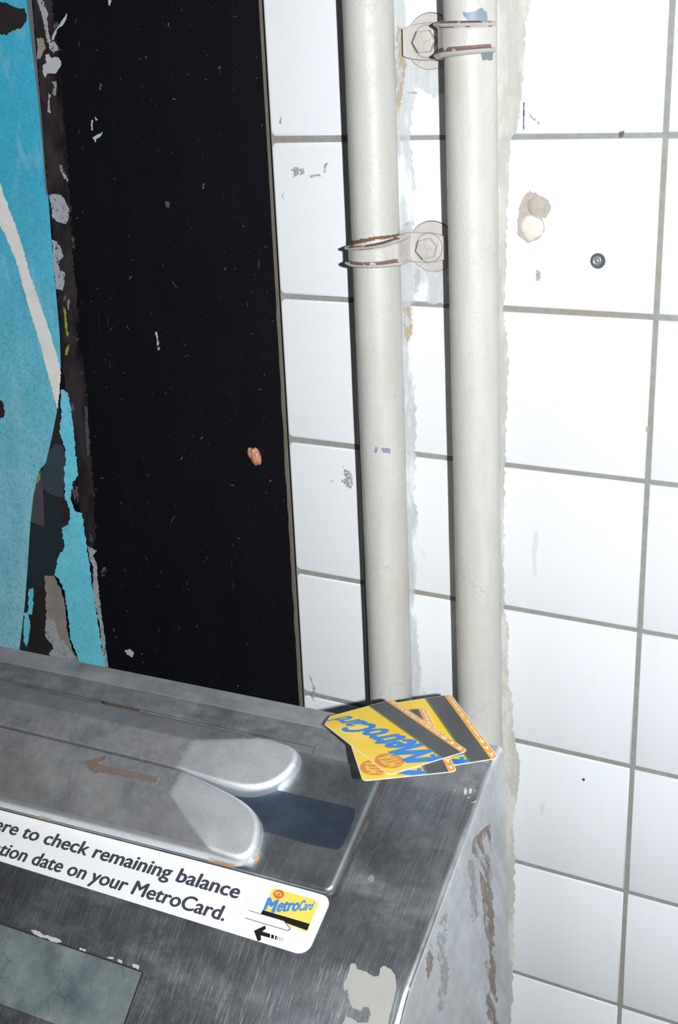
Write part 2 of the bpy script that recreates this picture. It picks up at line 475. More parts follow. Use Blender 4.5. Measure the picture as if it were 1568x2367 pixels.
for v in _r['verts']: v.co = Vector((-1.2 + (v.co.x+.5)*(1.2-.2756), .0125 + (v.co.y+.5)*.0475, -1.3 + (v.co.z+.5)*2.07))
tag(link('wall_left', from_bm(_b), M_GROUT), kind='structure')
fme = mesh([(-2, -3, -1.3), (2, -3, -1.3), (2, .06, -1.3), (-2, .06, -1.3), (-2, -3, -1.36), (2, -3, -1.36), (2, .06, -1.36), (-2, .06, -1.36)],
           [(0, 1, 2, 3), (7, 6, 5, 4), (0, 4, 5, 1), (1, 5, 6, 2), (2, 6, 7, 3), (3, 7, 4, 0)])
tag(link('floor', fme, M_FLOOR), kind='structure')

def wall_decal(name, pts, mat, parent, amp=1.5, step=4, y=-.00008, t=.0001, seed=1, holes=(), label=None):
    loops = [jag(pts, amp, step, seed)] + [jag(h, amp, step, seed+5) for h in holes]
    me = slab(loops, lambda x, yy, h: wallpt(x, yy, y) + Vector((0, -h, 0)), t)
    return link(name, me, mat, parent, label=label)
# paint brushed over the tiles beside the pipes
wd1 = [(905, -10), (962, -10), (955, 60), (970, 150), (948, 300), (960, 420), (952, 560), (975, 640), (948, 720), (955, 820), (962, 1000), (958, 1150), (985, 1300), (965, 1450), (975, 1560), (985, 1640), (930, 1640), (905, 700)]
wall_decal('paint_overlap', wd1, M_OVER, wall, 5, 7, seed=3)
wall_decal('paint_overlap', [(960, 30), (1005, 42), (1030, 150), (1030, 215), (1000, 225), (962, 200)], M_OVER, wall, 5, 6, seed=4, y=-.0002)
wall_decal('paint_overlap', [(960, 625), (1032, 600), (1036, 700), (985, 705), (958, 690)], M_OVER, wall, 6, 6, seed=14, y=-.0002)
wall_decal('paint_overlap', [(1140, -10), (1228, -10), (1215, 60), (1212, 150), (1206, 230), (1196, 300), (1180, 330), (1172, 500), (1170, 640), (1164, 720), (1176, 800), (1170, 1000), (1166, 1200), (1166, 1410), (1176, 1440), (1176, 1560), (1186, 1640), (1190, 1715), (1204, 1760), (1196, 1840), (1184, 1900), (1192, 1990), (1188, 2230), (1180, 2400), (1120, 2400), (1140, 1200)], M_OVERW, wall, 4, 7, seed=8)
wall_decal('rust_streak', [(918, 60), (932, 70), (938, 160), (926, 250), (918, 320), (912, 200)], M_RUSTY, wall, 4, 5, seed=9, y=-.0003)
wall_decal('rust_streak', [(930, 520), (955, 508), (965, 522), (945, 545), (928, 552)], M_RUSTY, wall, 3, 4, seed=19, y=-.0003)
wall_decal('rust_streak', [(932, 706), (952, 708), (954, 760), (940, 800), (934, 760)], M_RUSTY, wall, 4, 5, seed=29, y=-.0003)
# marks on the tiles
M_SMUDGE = soften(simple('grey_tile_smudge', (166, 165, 162), .6, .15, 300), 500, .44, .52, (1, 1, 1))
M_SCUFF = simple('faint_scuff', (214, 218, 220), .6, .05, 100)
marks = [
 ('tile_chip', [(672, 392), (684, 386), (704, 390), (704, 402), (690, 404), (678, 412), (680, 400)], M_SMUDGE, 2.5),
 ('tile_chip', [(712, 406), (738, 402), (744, 408), (720, 411)], M_SMUDGE, 2),
 ('tile_chip', [(752, 378), (758, 375), (752, 400), (747, 396)], M_SMUDGE, 1.5),
 ('tile_chip', [(650, 456), (656, 444), (656, 460)], M_SMUDGE, 1.2),
 ('tile_chip', [(645, 285), (650, 268), (651, 287)], M_SMUDGE, 1),
 ('tile_chip', [(792, 1078), (812, 1096), (818, 1118), (810, 1130), (796, 1118), (788, 1110), (800, 1102)], M_SMUDGE, 3),
 ('tile_chip', [(762, 1110), (772, 1110), (770, 1116)], M_SMUDGE, 1),
 ('tile_chip', [(1210, 236), (1213, 237), (1212, 300), (1210, 300)], M_INK, .8),
 ('tile_chip', [(1220, 258), (1250, 286), (1246, 288), (1228, 272)], M_SMUDGE, 1.2),
 ('tile_chip', [(1240, 622), (1250, 630), (1248, 648), (1239, 650)], M_SMUDGE, 2),
 ('tile_chip', [(1432, 306), (1444, 302), (1442, 316), (1432, 319)], M_PANELEDGE, 1),
 ('scuff_mark', [(1236, 1228), (1244, 1226), (1247, 1250), (1240, 1285), (1243, 1334), (1233, 1334), (1231, 1270)], M_SCUFF, 1),
 ('tile_chip', [(1346, 1799), (1352, 1799), (1352, 1805), (1347, 1805)], M_INK, .6),
 ('tile_chip', [(1250, 1860), (1260, 1855), (1258, 1880), (1252, 1882)], M_SCUFF, 2),
 ('tile_chip', [(942, 212), (960, 210), (966, 216), (945, 218)], M_SMUDGE, 1),
 ('tile_chip', [(716, 1560), (722, 1575), (730, 1590), (726, 1620), (720, 1612), (724, 1590)], M_SMUDGE, 2),
 ('tile_chip', [(1494, 986), (1503, 986), (1501, 1000), (1495, 999)], M_RUSTY, 1.5),
]
for i, (nm, pts, m, am) in enumerate(marks): wall_decal(nm, pts, m, wall, am, 3, seed=40+i, y=-.0001)
# plaster repair blob on the tile
def blob(name, px, rx, ry, dep, mat, parent, y0=0.0, seed=0, shape=None, label=None):
    """lumpy mound on a vertical plane, outline in pixels"""
    rings, seg = 7, 28; vs = []; fs = []
    c = wallpt(*px, y0)
    for i in range(rings+1):
        f = i/rings
        for j in range(seg):
            a = 2*math.pi*j/seg
            k = 1 + .16*noise.noise(Vector((math.cos(a)*1.3, math.sin(a)*1.3, seed)))
            p = wallpt(px[0] + rx*k*f*math.cos(a), px[1] + ry*k*f*math.sin(a), y0)
            hgt = dep*math.sqrt(max(0, 1-f*f))*(1 + .35*noise.noise(p*160 + Vector((seed, 0, 0))))
            vs.append(p - Vector((0, hgt, 0)))
    for i in range(rings):
        for j in range(seg):
            fs.append((i*seg+j, i*seg+(j+1) % seg, (i+1)*seg+(j+1) % seg, (i+1)*seg+j))
    me = recalc(mesh(vs, fs))
    return link(name, me, mat, parent, smooth=True, label=label)
M_PLASTER = simple('beige_plaster', (176, 167, 158), .85, .25, 300)
M_PLASTER2 = simple('white_filler', (216, 212, 204), .8, .06, 60)
rough = empty('plaster_patch', Matrix.Translation(wallpt(1230, 500)), 'flaking beige plaster patch filling an old hole on the white tile right of the pipes', 'plaster patch')
wall_decal('chipped_rim', [(1212, 456), (1226, 440), (1248, 452), (1268, 462), (1274, 480), (1262, 504), (1254, 500), (1260, 530), (1246, 552), (1222, 562), (1200, 545), (1197, 520), (1202, 480)], M_PLASTER, rough, 2.5, 4, seed=71, y=0, t=.0006)
blob('filler_mound', (1238, 476), 20, 22, .0016, M_PLASTER, rough, -.0004, 5)
blob('filler_mound', (1229, 526), 27, 30, .0022, M_PLASTER2, rough, -.0004, 9)
# drilled hole with a recessed anchor
ah = empty('wall_anchor', Matrix.Translation(wallpt(1383, 603)), 'small grey metal anchor set in a drilled hole in the white tile', 'anchor')
def disc_ring(c, r0, r1, y0, y1, seg=28):
    vs = []; fs = []
    for j in range(seg):
        a = 2*math.pi*j/seg; d = Vector((math.cos(a), 0, math.sin(a)))
        vs += [c + d*r0 + Vector((0, y0, 0)), c + d*r1 + Vector((0, y1, 0))]
    for j in range(seg):
        k = (j+1) % seg; fs.append((2*j, 2*k, 2*k+1, 2*j+1))
    return vs, fs
def lathe_y(c, prof, seg=32, hexa=False):
    vs = []; fs = []; m = len(prof)
    for j in range(seg):
        a = 2*math.pi*j/seg; d = Vector((math.cos(a), 0, math.sin(a)))
        for r, y in prof: vs.append(c + d*r + Vector((0, y, 0)))
    for j in range(seg):
        k = (j+1) % seg
        for i in range(m-1): fs.append((j*m+i, k*m+i, k*m+i+1, j*m+i+1))
    return recalc(mesh(vs, fs))
M_HOLE = simple('drilled_hole_grey', (84, 88, 90), .8, .2, 200)
ca = wallpt(1383, 603)
link('hole_rim', lathe_y(ca, [(.0047, 0.0), (.0049, -.0002), (.0041, -.0003), (.0036, -.0001), (.0001, -.0001)]), M_HOLE, ah, True)
link('anchor_head', lathe_y(ca + Vector((-.0007, 0, 0)), [(.0031, -.0001), (.0030, -.0005), (.0020, -.0006), (.0018, -.0003), (.0011, -.0003), (.0009, -.0009), (.0001, -.0009)]), simple('dull_zinc', (150, 158, 160), .4, .1, 300, metal=.5), ah, True)

# ------------------------------------------------------------------ pipes
PR = .0163
def pipe_axis(k, z):
    if k == 'L': return Vector((-.1872 + (z-.06)*(-.0019)/.43 + 0.0, -(PR+.0012), z))
    return Vector((-.1176 - (z-.03)*.0054/.39, -(PR+.0010), z))
def build_pipe(k, label):
    root = empty('conduit_pipe', Matrix.Translation(pipe_axis(k, -.75)), label, 'pipe', 'painted conduits running up the tiled wall')
    vs = []; fs = []; seg = 72; n = 90
    for i in range(n+1):
        z = -.75 + (1.15)*i/n
        c = pipe_axis(k, z)
        for j in range(seg):
            a = 2*math.pi*j/seg
            vs.append(c + Vector((math.cos(a), math.sin(a), 0))*(PR + .00012*noise.noise(Vector((math.cos(a)*2, math.sin(a)*2, z*30)))))
    for i in range(n):
        for j in range(seg):
            fs.append((i*seg+j, i*seg+(j+1) % seg, (i+1)*seg+(j+1) % seg, (i+1)*seg+j))
    fs.append(tuple(reversed(range(seg)))); fs.append(tuple(n*seg+j for j in range(seg)))
    link('tube', mesh(vs, fs), M_PIPE, root, True)
    return root
pipeL = build_pipe('L', 'left of two cream painted conduit pipes on the tiles, its strap with a blue chip in the bolt')
pipeR = build_pipe('R', 'right of two cream painted conduit pipes, with blue-grey bare patches near its strap')
pipeL['label'] = 'left of the two cream-painted conduit pipes, next to the black board'
pipeR['label'] = 'right of the two cream-painted conduit pipes, paint chipped to blue-grey metal near its top'
def hit_pipe(px, py, k, r):
    d = ray(px, py); z = -.1
    for _ in range(6):
        c = pipe_axis(k, z); o = CAM_LOC - c
        A = d.x*d.x + d.y*d.y; Bq = 2*(o.x*d.x + o.y*d.y); Cq = o.x*o.x + o.y*o.y - r*r
        D = Bq*Bq - 4*A*Cq
        if D < 0: return None
        t = (-Bq - math.sqrt(D))/(2*A); P = CAM_LOC + d*t; z = P.z
    return P
def inside(x, y, poly):
    c = False; n = len(poly)
    for i in range(n):
        x0, y0 = poly[i][:2]; x1, y1 = poly[i-1][:2]
        if (y0 > y) != (y1 > y) and x < (x1-x0)*(y-y0)/(y1-y0) + x0: c = not c
    return c
def surf_patch(name, poly, fn, mat, parent, step=1.6, seed=0, amp=2.0):
    """patch lying on a curved surface; fn(px,py)->point just above that surface"""
    pl = jag(poly, amp, 4, seed)
    xs = [p[0] for p in pl]; ys = [p[1] for p in pl]
    nx = int((max(xs)-min(xs))/step)+2; ny = int((max(ys)-min(ys))/step)+2
    idx = {}; vs = []; fs = []
    def vid(i, j):
        if (i, j) not in idx:
            P = fn(min(xs)+i*step, min(ys)+j*step)
            if P is None: idx[(i, j)] = None
            else: idx[(i, j)] = len(vs); vs.append(P)
        return idx[(i, j)]
    for i in range(nx):
        for j in range(ny):
            if inside(min(xs)+(i+.5)*step, min(ys)+(j+.5)*step, pl):
                q = [vid(i, j), vid(i+1, j), vid(i+1, j+1), vid(i, j+1)]
                if None not in q: fs.append(tuple(q))
    if not fs: return None
    me = mesh(vs, fs)
    return link(name, me, mat, parent, True)
M_BLUECHIP = simple('blue_grey_bare_patch', (128, 142, 158), .5, .14, 160)
fR = lambda x, y: hit_pipe(x, y, 'R', PR + .0002)
fL = lambda x, y: hit_pipe(x, y, 'L', PR + .0002)
surf_patch('paint_chip', [(1070, 28), (1098, 26), (1112, 18), (1127, 30), (1126, 50), (1108, 50), (1096, 55), (1080, 46)], fR, M_BLUECHIP, pipeR, seed=1)
surf_patch('paint_chip', [(1098, 112), (1132, 106), (1142, 122), (1140, 138), (1116, 140), (1112, 122)], fR, M_CHIPGREY, pipeR, seed=2)
surf_patch('paint_chip', [(866, 1035), (874, 1034), (872, 1048), (865, 1045)], fL, M_BLUECHIP, pipeL, seed=3, amp=1)
surf_patch('paint_chip', [(882, 1036), (902, 1037), (903, 1049), (886, 1046)], fL, M_BLUECHIP, pipeL, seed=4, amp=1.5)
surf_patch('rust_mark', [(806, 558), (860, 548), (924, 541), (924, 547), (865, 556), (806, 566)], fL, M_RUST, pipeL, seed=5, amp=2)

# ------------------------------------------------------------------ pipe straps
M_BOLTDIRT = simple('grey_brown_bolt_dirt', (120, 108, 102), .8, .3, 400)
M_STRAPRUST = simple('brown_strap_rust', (120, 98, 88), .7, .35, 400)
def strap(k, bolt, zc, side, wA, wB, label, ear_len, drop=0.0):
    """one-hole strap hooked over a pipe; side = direction of the ear (+1 right, -1 left)"""
    root = empty('pipe_strap', Matrix.Translation(Vector((bolt.x, 0, bolt.z))), label, 'pipe strap', 'one-hole straps clamping the conduits')
    c = pipe_axis(k, zc)
    R0 = PR + .0004; tk = .0034
    path = []                                   # (point, normal, s)
    year = -.0040                               # back face of the ear
    # far side of the pipe near the wall -> over the front -> down to the ear
    a0 = math.radians(90 + 76)                  # angle measured from the ear side (0) through the front (90)
    for i in range(29):
        a = a0 + (math.radians(48) - a0)*i/28
        d = Vector((side*math.cos(a), -math.sin(a), 0))
        path.append((Vector((c.x, c.y, 0)) + d*R0, d))
    P0, n0 = path[-1]
    end = Vector((bolt.x + side*ear_len, year, 0))
    sh = Vector((c.x + side*(R0 + .0004), -.0225, 0)); e1 = Vector((c.x + side*(R0 + .0018), year, 0))
    nf = Vector((side*.25, -1, 0)).normalized(); ns = Vector((side*1, -.12, 0)).normalized()
    for i in range(1, 9):
        t = i/8; path.append((P0*(1-t) + sh*t, (n0*(1-t) + nf*t).normalized()))
    for i in range(1, 5):
        t = i/4; path.append((sh + Vector((side*.0002*t, .0006*t, 0)), (nf*(1-t) + ns*t).normalized()))
    q0 = path[-1][0]
    for i in range(1, 7):
        t = i/6; path.append((q0*(1-t) + (e1 + Vector((0, -.002, 0)))*t, ns))
    for i in range(1, 5):
        t = i/4; path.append((e1 + Vector((side*.0012*t, -.002*(1-t), 0)), (ns*(1-t) + Vector((0, -1, 0))*t).normalized()))
    e2 = path[-1][0]
    for i in range(1, 13):
        t = i/12; path.append((e2*(1-t) + end*t, Vector((0, -1, 0))))
    n = len(path); vs = []; fs = []
    prof_n = 33
    for i, (P, nn) in enumerate(path):
        s = i/(n-1)
        wdt = wA + (wB-wA)*min(1, max(0, (s-.1)/.55))
        if s > .9: wdt *= math.sqrt(max(.0, 1 - ((s-.9)/.1)**2*.42))
        rim = .0030*min(1, s/.08+.3)*(1 - min(1, max(0, (i-41)/6)))
        body = tk*.62
        zoff = zc + (bolt.z-zc)*min(1, max(0, (s-.15)/.6))
        for j in range(prof_n):
            v = -1 + 2*j/(prof_n-1)             # across the width
            e = abs(v)
            hgt = body
            hgt += rim*math.exp(-((e-.80)/.13)**2)
            if e > .93: hgt *= math.sqrt(max(0, 1 - ((e-.93)/.07)**2))*.75 + .25
            if e > .999: hgt = .0002
            vs.append(Vector((P.x, P.y, zoff + v*wdt/2)) + nn*hgt)
        for j in range(prof_n):
            v = 1 - 2*j/(prof_n-1)
            vs.append(Vector((P.x, P.y, zoff + v*wdt/2)))
    m = prof_n*2
    for i in range(n-1):
        for j in range(m):
            fs.append((i*m+j, i*m+(j+1) % m, (i+1)*m+(j+1) % m, (i+1)*m+j))
    rusty = []
    for i in range(n-1):
        for j in range(m):
            v = -1 + 2*(j+.5)/(prof_n-1) if j < prof_n-1 else 9
            s = i/(n-1); nz = noise.noise(Vector((s*16, v*2, side*3)))
            zb = abs(v - (-.56)) < .15 and .04 < s < .60 and nz > -.25
            zt = (v > .90 and v < 2) and .05 < s < .62 and nz > -.22
            zr = abs(v - .66) < .05 and .04 < s < .5 and nz > .05
            rusty.append(1 if (zb or zt or zr) else 0)
    fs.append(tuple(range(m))); fs.append(tuple(reversed([(n-1)*m+j for j in range(m)]))); rusty += [0, 0]
    me = mesh(vs, fs)
    for p_, r_ in zip(me.polygons, rusty): p_.material_index = r_
    me = recalc(me); autosmooth(me, 55)
    link('strap_band', me, [M_CLAMP, M_STRAPRUST], root)
    # spacer disc behind the ear
    bc = Vector((bolt.x, 0, bolt.z))
    link('spacer_disc', lathe_y(bc + Vector((side*(-.0) , 0, 0)), [(.0168, 0), (.0168, -.0010), (.0164, -.0013), (.0001, -.0013)], 48), M_CLAMP, root, False)
    yf = year - tk*.62
    link('crevice_line', lathe_y(bc, [(.0167, -.0001), (.0167, -.0004), (.0172, -.0002), (.0172, -.0001)], 56), M_DARKGAP, root, False)
    link('crevice_line', lathe_y(bc + Vector((0, yf, 0)), [(.0094, .0001), (.0094, -.0002), (.0099, -.0001), (.0099, .0001)], 44), M_BOLTDIRT, root, False)
    # washer
    link('washer', lathe_y(bc + Vector((0, yf, 0)), [(.0096, .0004), (.0096, -.0007), (.0090, -.0012), (.0001, -.0012)], 40), M_CLAMP, root, False)
    # hexagonal bolt head
    vs = []; fs = []
    rot = .25 if side > 0 else .05
    levels = [(.0076, -.0010), (.0076, -.0052), (.0071, -.0063), (.0040, -.0066), (.0001, -.0067)]
    for r, y in levels:
        for j in range(6):
            a = rot + j*math.pi/3; vs.append(bc + Vector((r*math.cos(a), yf + y, r*math.sin(a))))
    for i in range(len(levels)-1):
        for j in range(6): fs.append((i*6+j, i*6+(j+1) % 6, (i+1)*6+(j+1) % 6, (i+1)*6+j))
    me = recalc(mesh(vs, fs))
    b = link('bolt_head', me, M_CLAMP, root)
    bv = b.modifiers.new('b', 'BEVEL'); bv.width = .0007; bv.segments = 3; bv.angle_limit = math.radians(25)
    return root, yf
bz1 = wallpt(977, 96, -.0125); bz2 = wallpt(983, 576, -.0125)
s1, yf1 = strap('R', bz1, bz1.z + .0005, -1, .0182, .0225, 'upper pipe strap hooked over the right conduit, bolt on its left, rust along its ribs', .0165)
s2, yf2 = strap('L', bz2, bz2.z - .0035, 1, .0125, .0200, 'lower pipe strap hooked over the left conduit, hexagonal bolt on its right', .0118)
def strapfn(yv): return lambda x, y: wallpt(x, y, yv)
M_EDGE_RUST = M_RUST

# ------------------------------------------------------------------ black board and torn posters
YP = -.0035
def boardpt(px, py, h=0.0): return wallpt(px, py, YP - h)
R_edge = [(-.2752, .3), (-.2752, -1.0)]
board = empty('advertising_board', Matrix.Translation(Vector((-.5, 0, -.9))), 'black painted advertising board with scratches and paint flakes beside the white tiles', 'board')
bm = bmesh.new()
r = bmesh.ops.create_cube(bm, size=1.0)
for v in r['verts']: v.co = Vector((-1.1 + (v.co.x+.5)*(1.1-.2757), YP + (v.co.y+.5)*(.0120-YP), -1.0 + (v.co.z+.5)*1.5))
bmesh.ops.bevel(bm, geom=[e for e in bm.edges if all(abs(v.co.y-YP) < 1e-6 and abs(v.co.x+.2757) < 1e-6 for v in e.verts)], offset=.0008, segments=2, affect='EDGES')
link('board_face', from_bm(bm), M_PANEL, board)
bm = bmesh.new()
vs = []; nseg = 160
for i in range(nseg+1):
    z = -1.0 + 1.4*i/nseg
    w = .0010 + .0009*noise.noise(Vector((0, 0, z*60))) + .0006*noise.noise(Vector((3, 0, z*260)))
    w *= min(1.2, max(.15, (.02-z)*4.5))
    w += .0002
    vs += [Vector((-.2757-w, YP-.00015, z)), Vector((-.27555, YP-.00015, z)), Vector((-.27555, -.0001, z))]
fs = []
for i in range(nseg):
    for j in range(2): fs.append((3*i+j, 3*i+j+1, 3*i+3+j+1, 3*i+3+j))
link('dusty_edge', mesh(vs, fs), M_PANELEDGE, board)
def flake(name, pts, mat, parent, h=.0001, t=.0002, amp=1.5, step=4, seed=1, label=None):
    me = slab([jag(pts, amp, step, seed)], lambda x, y, hh: boardpt(x, y, h + hh), t)
    return link(name, me, mat, parent, label=label)
F = [
 ([(84, -5), (98, -5), (106, 20), (112, 32), (108, 42), (112, 70), (116, 98), (108, 98), (104, 74), (98, 40), (90, 14)], M_GREYCHIP),
 ([(155, 30), (154, 44), (144, 60), (132, 68), (124, 92), (118, 94), (126, 72), (138, 56)], M_WHITEMARK),
 ([(112, 100), (126, 96), (134, 108), (141, 116), (128, 118), (124, 124), (114, 112)], M_GREYCHIP),
 ([(104, 126), (112, 124), (120, 134), (134, 132), (142, 142), (141, 152), (128, 170), (110, 170), (104, 180), (99, 168), (98, 152), (108, 146)], M_WHITEMARK),
 ([(118, 188), (130, 188), (132, 200), (128, 222), (120, 216), (126, 202)], M_TAUPE),
 ([(112, 214), (118, 220), (114, 240), (118, 262), (110, 258)], M_GREYCHIP),
 ([(84, 88), (100, 88), (106, 110), (92, 136), (84, 136), (88, 112)], M_TAUPE),
 ([(211, 278), (215, 277), (214, 302), (210, 300)], M_WHITEMARK),
 ([(219, 270), (227, 276), (222, 280)], M_WHITEMARK),
 ([(213, 318), (224, 312), (238, 304), (234, 314), (224, 320), (220, 330)], M_WHITEMARK),
 ([(136, 378), (142, 382), (150, 402), (158, 418), (154, 420), (140, 396)], M_GREYCHIP),
 ([(112, 450), (126, 448), (140, 450), (150, 462), (160, 482), (158, 508), (152, 518), (136, 514), (122, 504), (118, 470)], M_GREYCHIP),
 ([(120, 554), (132, 558), (140, 572), (147, 592), (138, 602), (134, 612), (140, 626), (150, 630), (150, 650), (144, 672), (130, 668), (124, 620)], M_GREYCHIP),
 ([(147, 708), (152, 716), (154, 740), (158, 775), (155, 782), (150, 750)], M_LIME),
 ([(158, 795), (160, 800), (156, 820), (150, 820), (152, 808)], M_LIME),
 ([(156, 696), (160, 690), (160, 714), (156, 716)], M_TAUPE),
 ([(359, 768), (363, 766), (370, 808), (366, 810)], M_GREYCHIP),
 ([(288, 1504), (300, 1500), (310, 1510), (306, 1520), (296, 1514)], M_WHITEMARK),
 ([(204, 1262), (224, 1274), (214, 1284), (224, 1302), (228, 1370), (238, 1440), (250, 1545), (240, 1545), (230, 1440), (214, 1372), (216, 1310), (206, 1290)], M_GREYCHIP),
 ([(196, 938), (202, 940), (208, 1050), (202, 1054), (198, 1000)], M_GREYPAPER),
 ([(382, 464), (394, 468), (392, 480), (384, 478)], M_GREYPAPER),
 ([(251, -4), (258, 2), (254, 14), (250, 8)], M_WHITEMARK),
]
for i, (pts, m) in enumerate(F):
    flake('paint_chip', pts, m, board, amp=1.6, step=3, seed=100+i)
M_BAND = soften(simple('brown_glue_film', (50, 42, 44), .7, .4, 140), 60, .36, .58, (1, 1, .3))
flake('glue_film', [(74, -10), (118, -10), (140, 180), (158, 400), (172, 640), (196, 860), (214, 1100), (222, 1240), (204, 1300), (186, 1180), (168, 1000), (150, 900), (135, 700), (112, 460), (98, 300)], M_BAND, board, h=.00005, t=.00004, amp=4, step=6, seed=77)
for i_, (x_, y_, r_) in enumerate([(168, 940, 9), (172, 1130, 10), (176, 1150, 8), (150, 690, 6), (178, 780, 6), (130, 60, 7), (170, 560, 8), (210, 1245, 7), (240, 1320, 8), (232, 200, 5), (392, 60, 5), (300, 640, 6), (470, 430, 5), (508, 160, 5)]):
    pts_ = [(x_ + r_*math.cos(k*1.05)*(.5 + .5*((k*7+i_) % 3)/2), y_ + 2.2*r_*math.sin(k*1.05)*(.5 + .5*((k*5+i_) % 4)/3)) for k in range(6)]
    flake('glue_mark', pts_, M_GLUEMARK, board, h=.0001, t=.00008, amp=2, step=3, seed=400+i_)
# random fine flecks and hairline scratches
rg = random.Random(11)
vs = []; fs = []
for i in range(260):
    x = rg.uniform(150, 690); y = rg.uniform(0, 1600)
    if x > 607 + .0567*y - 4 or x < 110 + .07*y: continue
    s = rg.choice([.5, .6, .8, 1.2]); a = rg.uniform(0, 3.14); L = s*rg.choice([1, 1, 1, 1, 1, 2, 3, 8])
    if L > 6: a = rg.gauss(1.4, .5); s *= .6
    dx, dy = math.cos(a), math.sin(a); b = len(vs)
    for (p, q) in ((-L, -s), (L, -s*.6), (L, s*.6), (-L, s)):
        vs.append(boardpt(x + dx*p - dy*q, y + dy*p + dx*q, .00025))
    fs.append((b, b+1, b+2, b+3))
o = link('paint_fleck', mesh(vs, fs), simple('pale_fleck', (92, 94, 100), .7, .5, 90), board); o['kind'] = 'stuff'

poster = empty('torn_poster', Matrix.Translation(wallpt(0, 1500, YP)), 'torn cyan poster with a ripped white strip, pasted over the black board', 'poster')
def sheet(name, pts, mat, parent=poster, h=.0002, t=.0002, amp=1.5, step=4, seed=1, label=None): return flake(name, pts, mat, parent, h, t, amp, step, seed, label)
# old layers under the cyan sheet
sheet('old_paper_layer', [(134, 930), (142, 960), (138, 1010), (152, 1040), (150, 1100), (148, 1150), (162, 1180), (158, 1215), (150, 1262), (126, 1330), (106, 1340), (148, 1510), (190, 1535), (40, 1510), (60, 1360), (70, 1180), (106, 1060), (128, 960)], M_DARKPAPER, h=.00015, amp=1.5, seed=201)
sheet('old_paper_layer', [(108, 1050), (124, 1024), (144, 1028), (150, 1050), (150, 1080), (146, 1150), (120, 1144), (100, 1130), (98, 1090)], M_DARKPAPER2, h=.0004, seed=202, amp=1)
sheet('old_paper_layer', [(84, 1095), (97, 1085), (99, 1130), (103, 1218), (72, 1206), (72, 1170)], M_GREYPAPER, h=.00055, seed=203, amp=.8)
sheet('glue_residue', [(132, 935), (142, 958), (138, 1000), (146, 1030), (128, 1024), (118, 1040), (124, 985)], M_BROWNGLUE, h=.00045, seed=204)
sheet('glue_residue', [(100, 1138), (148, 1152), (160, 1185), (158, 1212), (142, 1208), (138, 1170), (120, 1150)], M_BROWNGLUE, h=.0005, seed=205)
sheet('glue_residue', [(78, 1360), (104, 1352), (112, 1400), (104, 1440), (124, 1490), (104, 1512), (60, 1504), (66, 1420)], M_BROWNGLUE, h=.0005, seed=206)
sheet('torn_backing', [(104, 1330), (126, 1332), (142, 1366), (150, 1400), (156, 1460), (166, 1500), (188, 1536), (150, 1532), (124, 1500), (108, 1440), (106, 1390)], M_TAUPE, h=.00065, seed=207, amp=2)
sheet('torn_backing', [(106, 1430), (126, 1434), (136, 1470), (160, 1500), (188, 1538), (118, 1522), (112, 1512), (124, 1500), (104, 1468)], M_GREYCHIP, h=.0008, seed=217, amp=2)
sheet('printed_spot', [(88, 1092), (93, 1096), (93, 1108), (86, 1118)], M_LIME, h=.0008, amp=.4, seed=1)
# right-hand cyan piece
sheet('under_sheet', [(140, 902), (146, 900), (158, 912), (166, 960), (174, 1030), (180, 1100), (168, 1114), (163, 1150), (172, 1180), (190, 1186), (197, 1240), (206, 1300), (214, 1360), (228, 1450), (244, 1548), (186, 1536), (164, 1480), (158, 1430), (150, 1370), (138, 1340), (126, 1330), (134, 1290), (150, 1262), (142, 1220), (158, 1212), (162, 1180), (150, 1150), (148, 1110), (152, 1040), (138, 1000), (142, 960)], M_CYAN2, h=.0009, seed=208, amp=2.2, step=3.5)
sheet('cyan_scrap', [(66, 1362), (78, 1360), (76, 1400), (74, 1420), (62, 1418), (66, 1400)], M_CYAN2, h=.0009, seed=209, amp=1.8)
sheet('cyan_scrap', [(56, 1416), (66, 1418), (70, 1450), (62, 1500), (54, 1480)], M_CYAN2, h=.0009, seed=210, amp=1.5)
# large left sheet
big = [(-60, -20, 1), (66, -20, 1), (74, 100, 1), (88, 210, 1), (98, 300, 1), (104, 400, 1), (112, 460, 1), (118, 540, 1), (124, 620, 1), (131, 690, 1), (138, 770, 1), (141, 850), (134, 880), (132, 950, 1), (120, 1010, 1), (106, 1070), (90, 1090), (78, 1140, 1), (70, 1210, 1), (64, 1310, 1), (57, 1400, 1), (43, 1520, 1), (-60, 1510, 1)]
sheet('cyan_sheet', big, M_CYAN, h=.0012, t=.0003, seed=211, amp=1.2)
sheet('ripped_strip', [(-40, 340), (0, 422), (12, 460), (30, 505), (52, 570), (70, 640), (95, 710), (116, 770), (132, 825), (141, 860), (138, 900), (133, 945), (128, 930), (112, 870), (94, 800), (72, 730), (50, 650), (36, 600), (14, 548), (0, 520), (-40, 440)], M_TORNWHITE, h=.0016, seed=212, amp=1.6, step=3.5)
sheet('printed_blot', [(-30, 0), (0, 4), (20, 10), (40, 18), (58, 20), (62, 44), (50, 64), (30, 70), (14, 82), (0, 78), (-30, 70)], M_BROWNGLUE, h=.0016, seed=213, amp=3)
sheet('printed_blot', [(-20, 915), (6, 928), (12, 950), (8, 966), (-20, 975)], M_BROWNGLUE, h=.0016, seed=214, amp=3)
# silver strip along the upper poster edge
sheet('edge_strip', [(60, -15, 1), (72, -15, 1), (84, 130, 1), (95, 260, 1), (104, 380, 1), (110, 450, 1), (106, 450, 1), (98, 340, 1), (88, 230, 1), (74, 110, 1)], M_SILVER, h=.0017, amp=.5, seed=215)
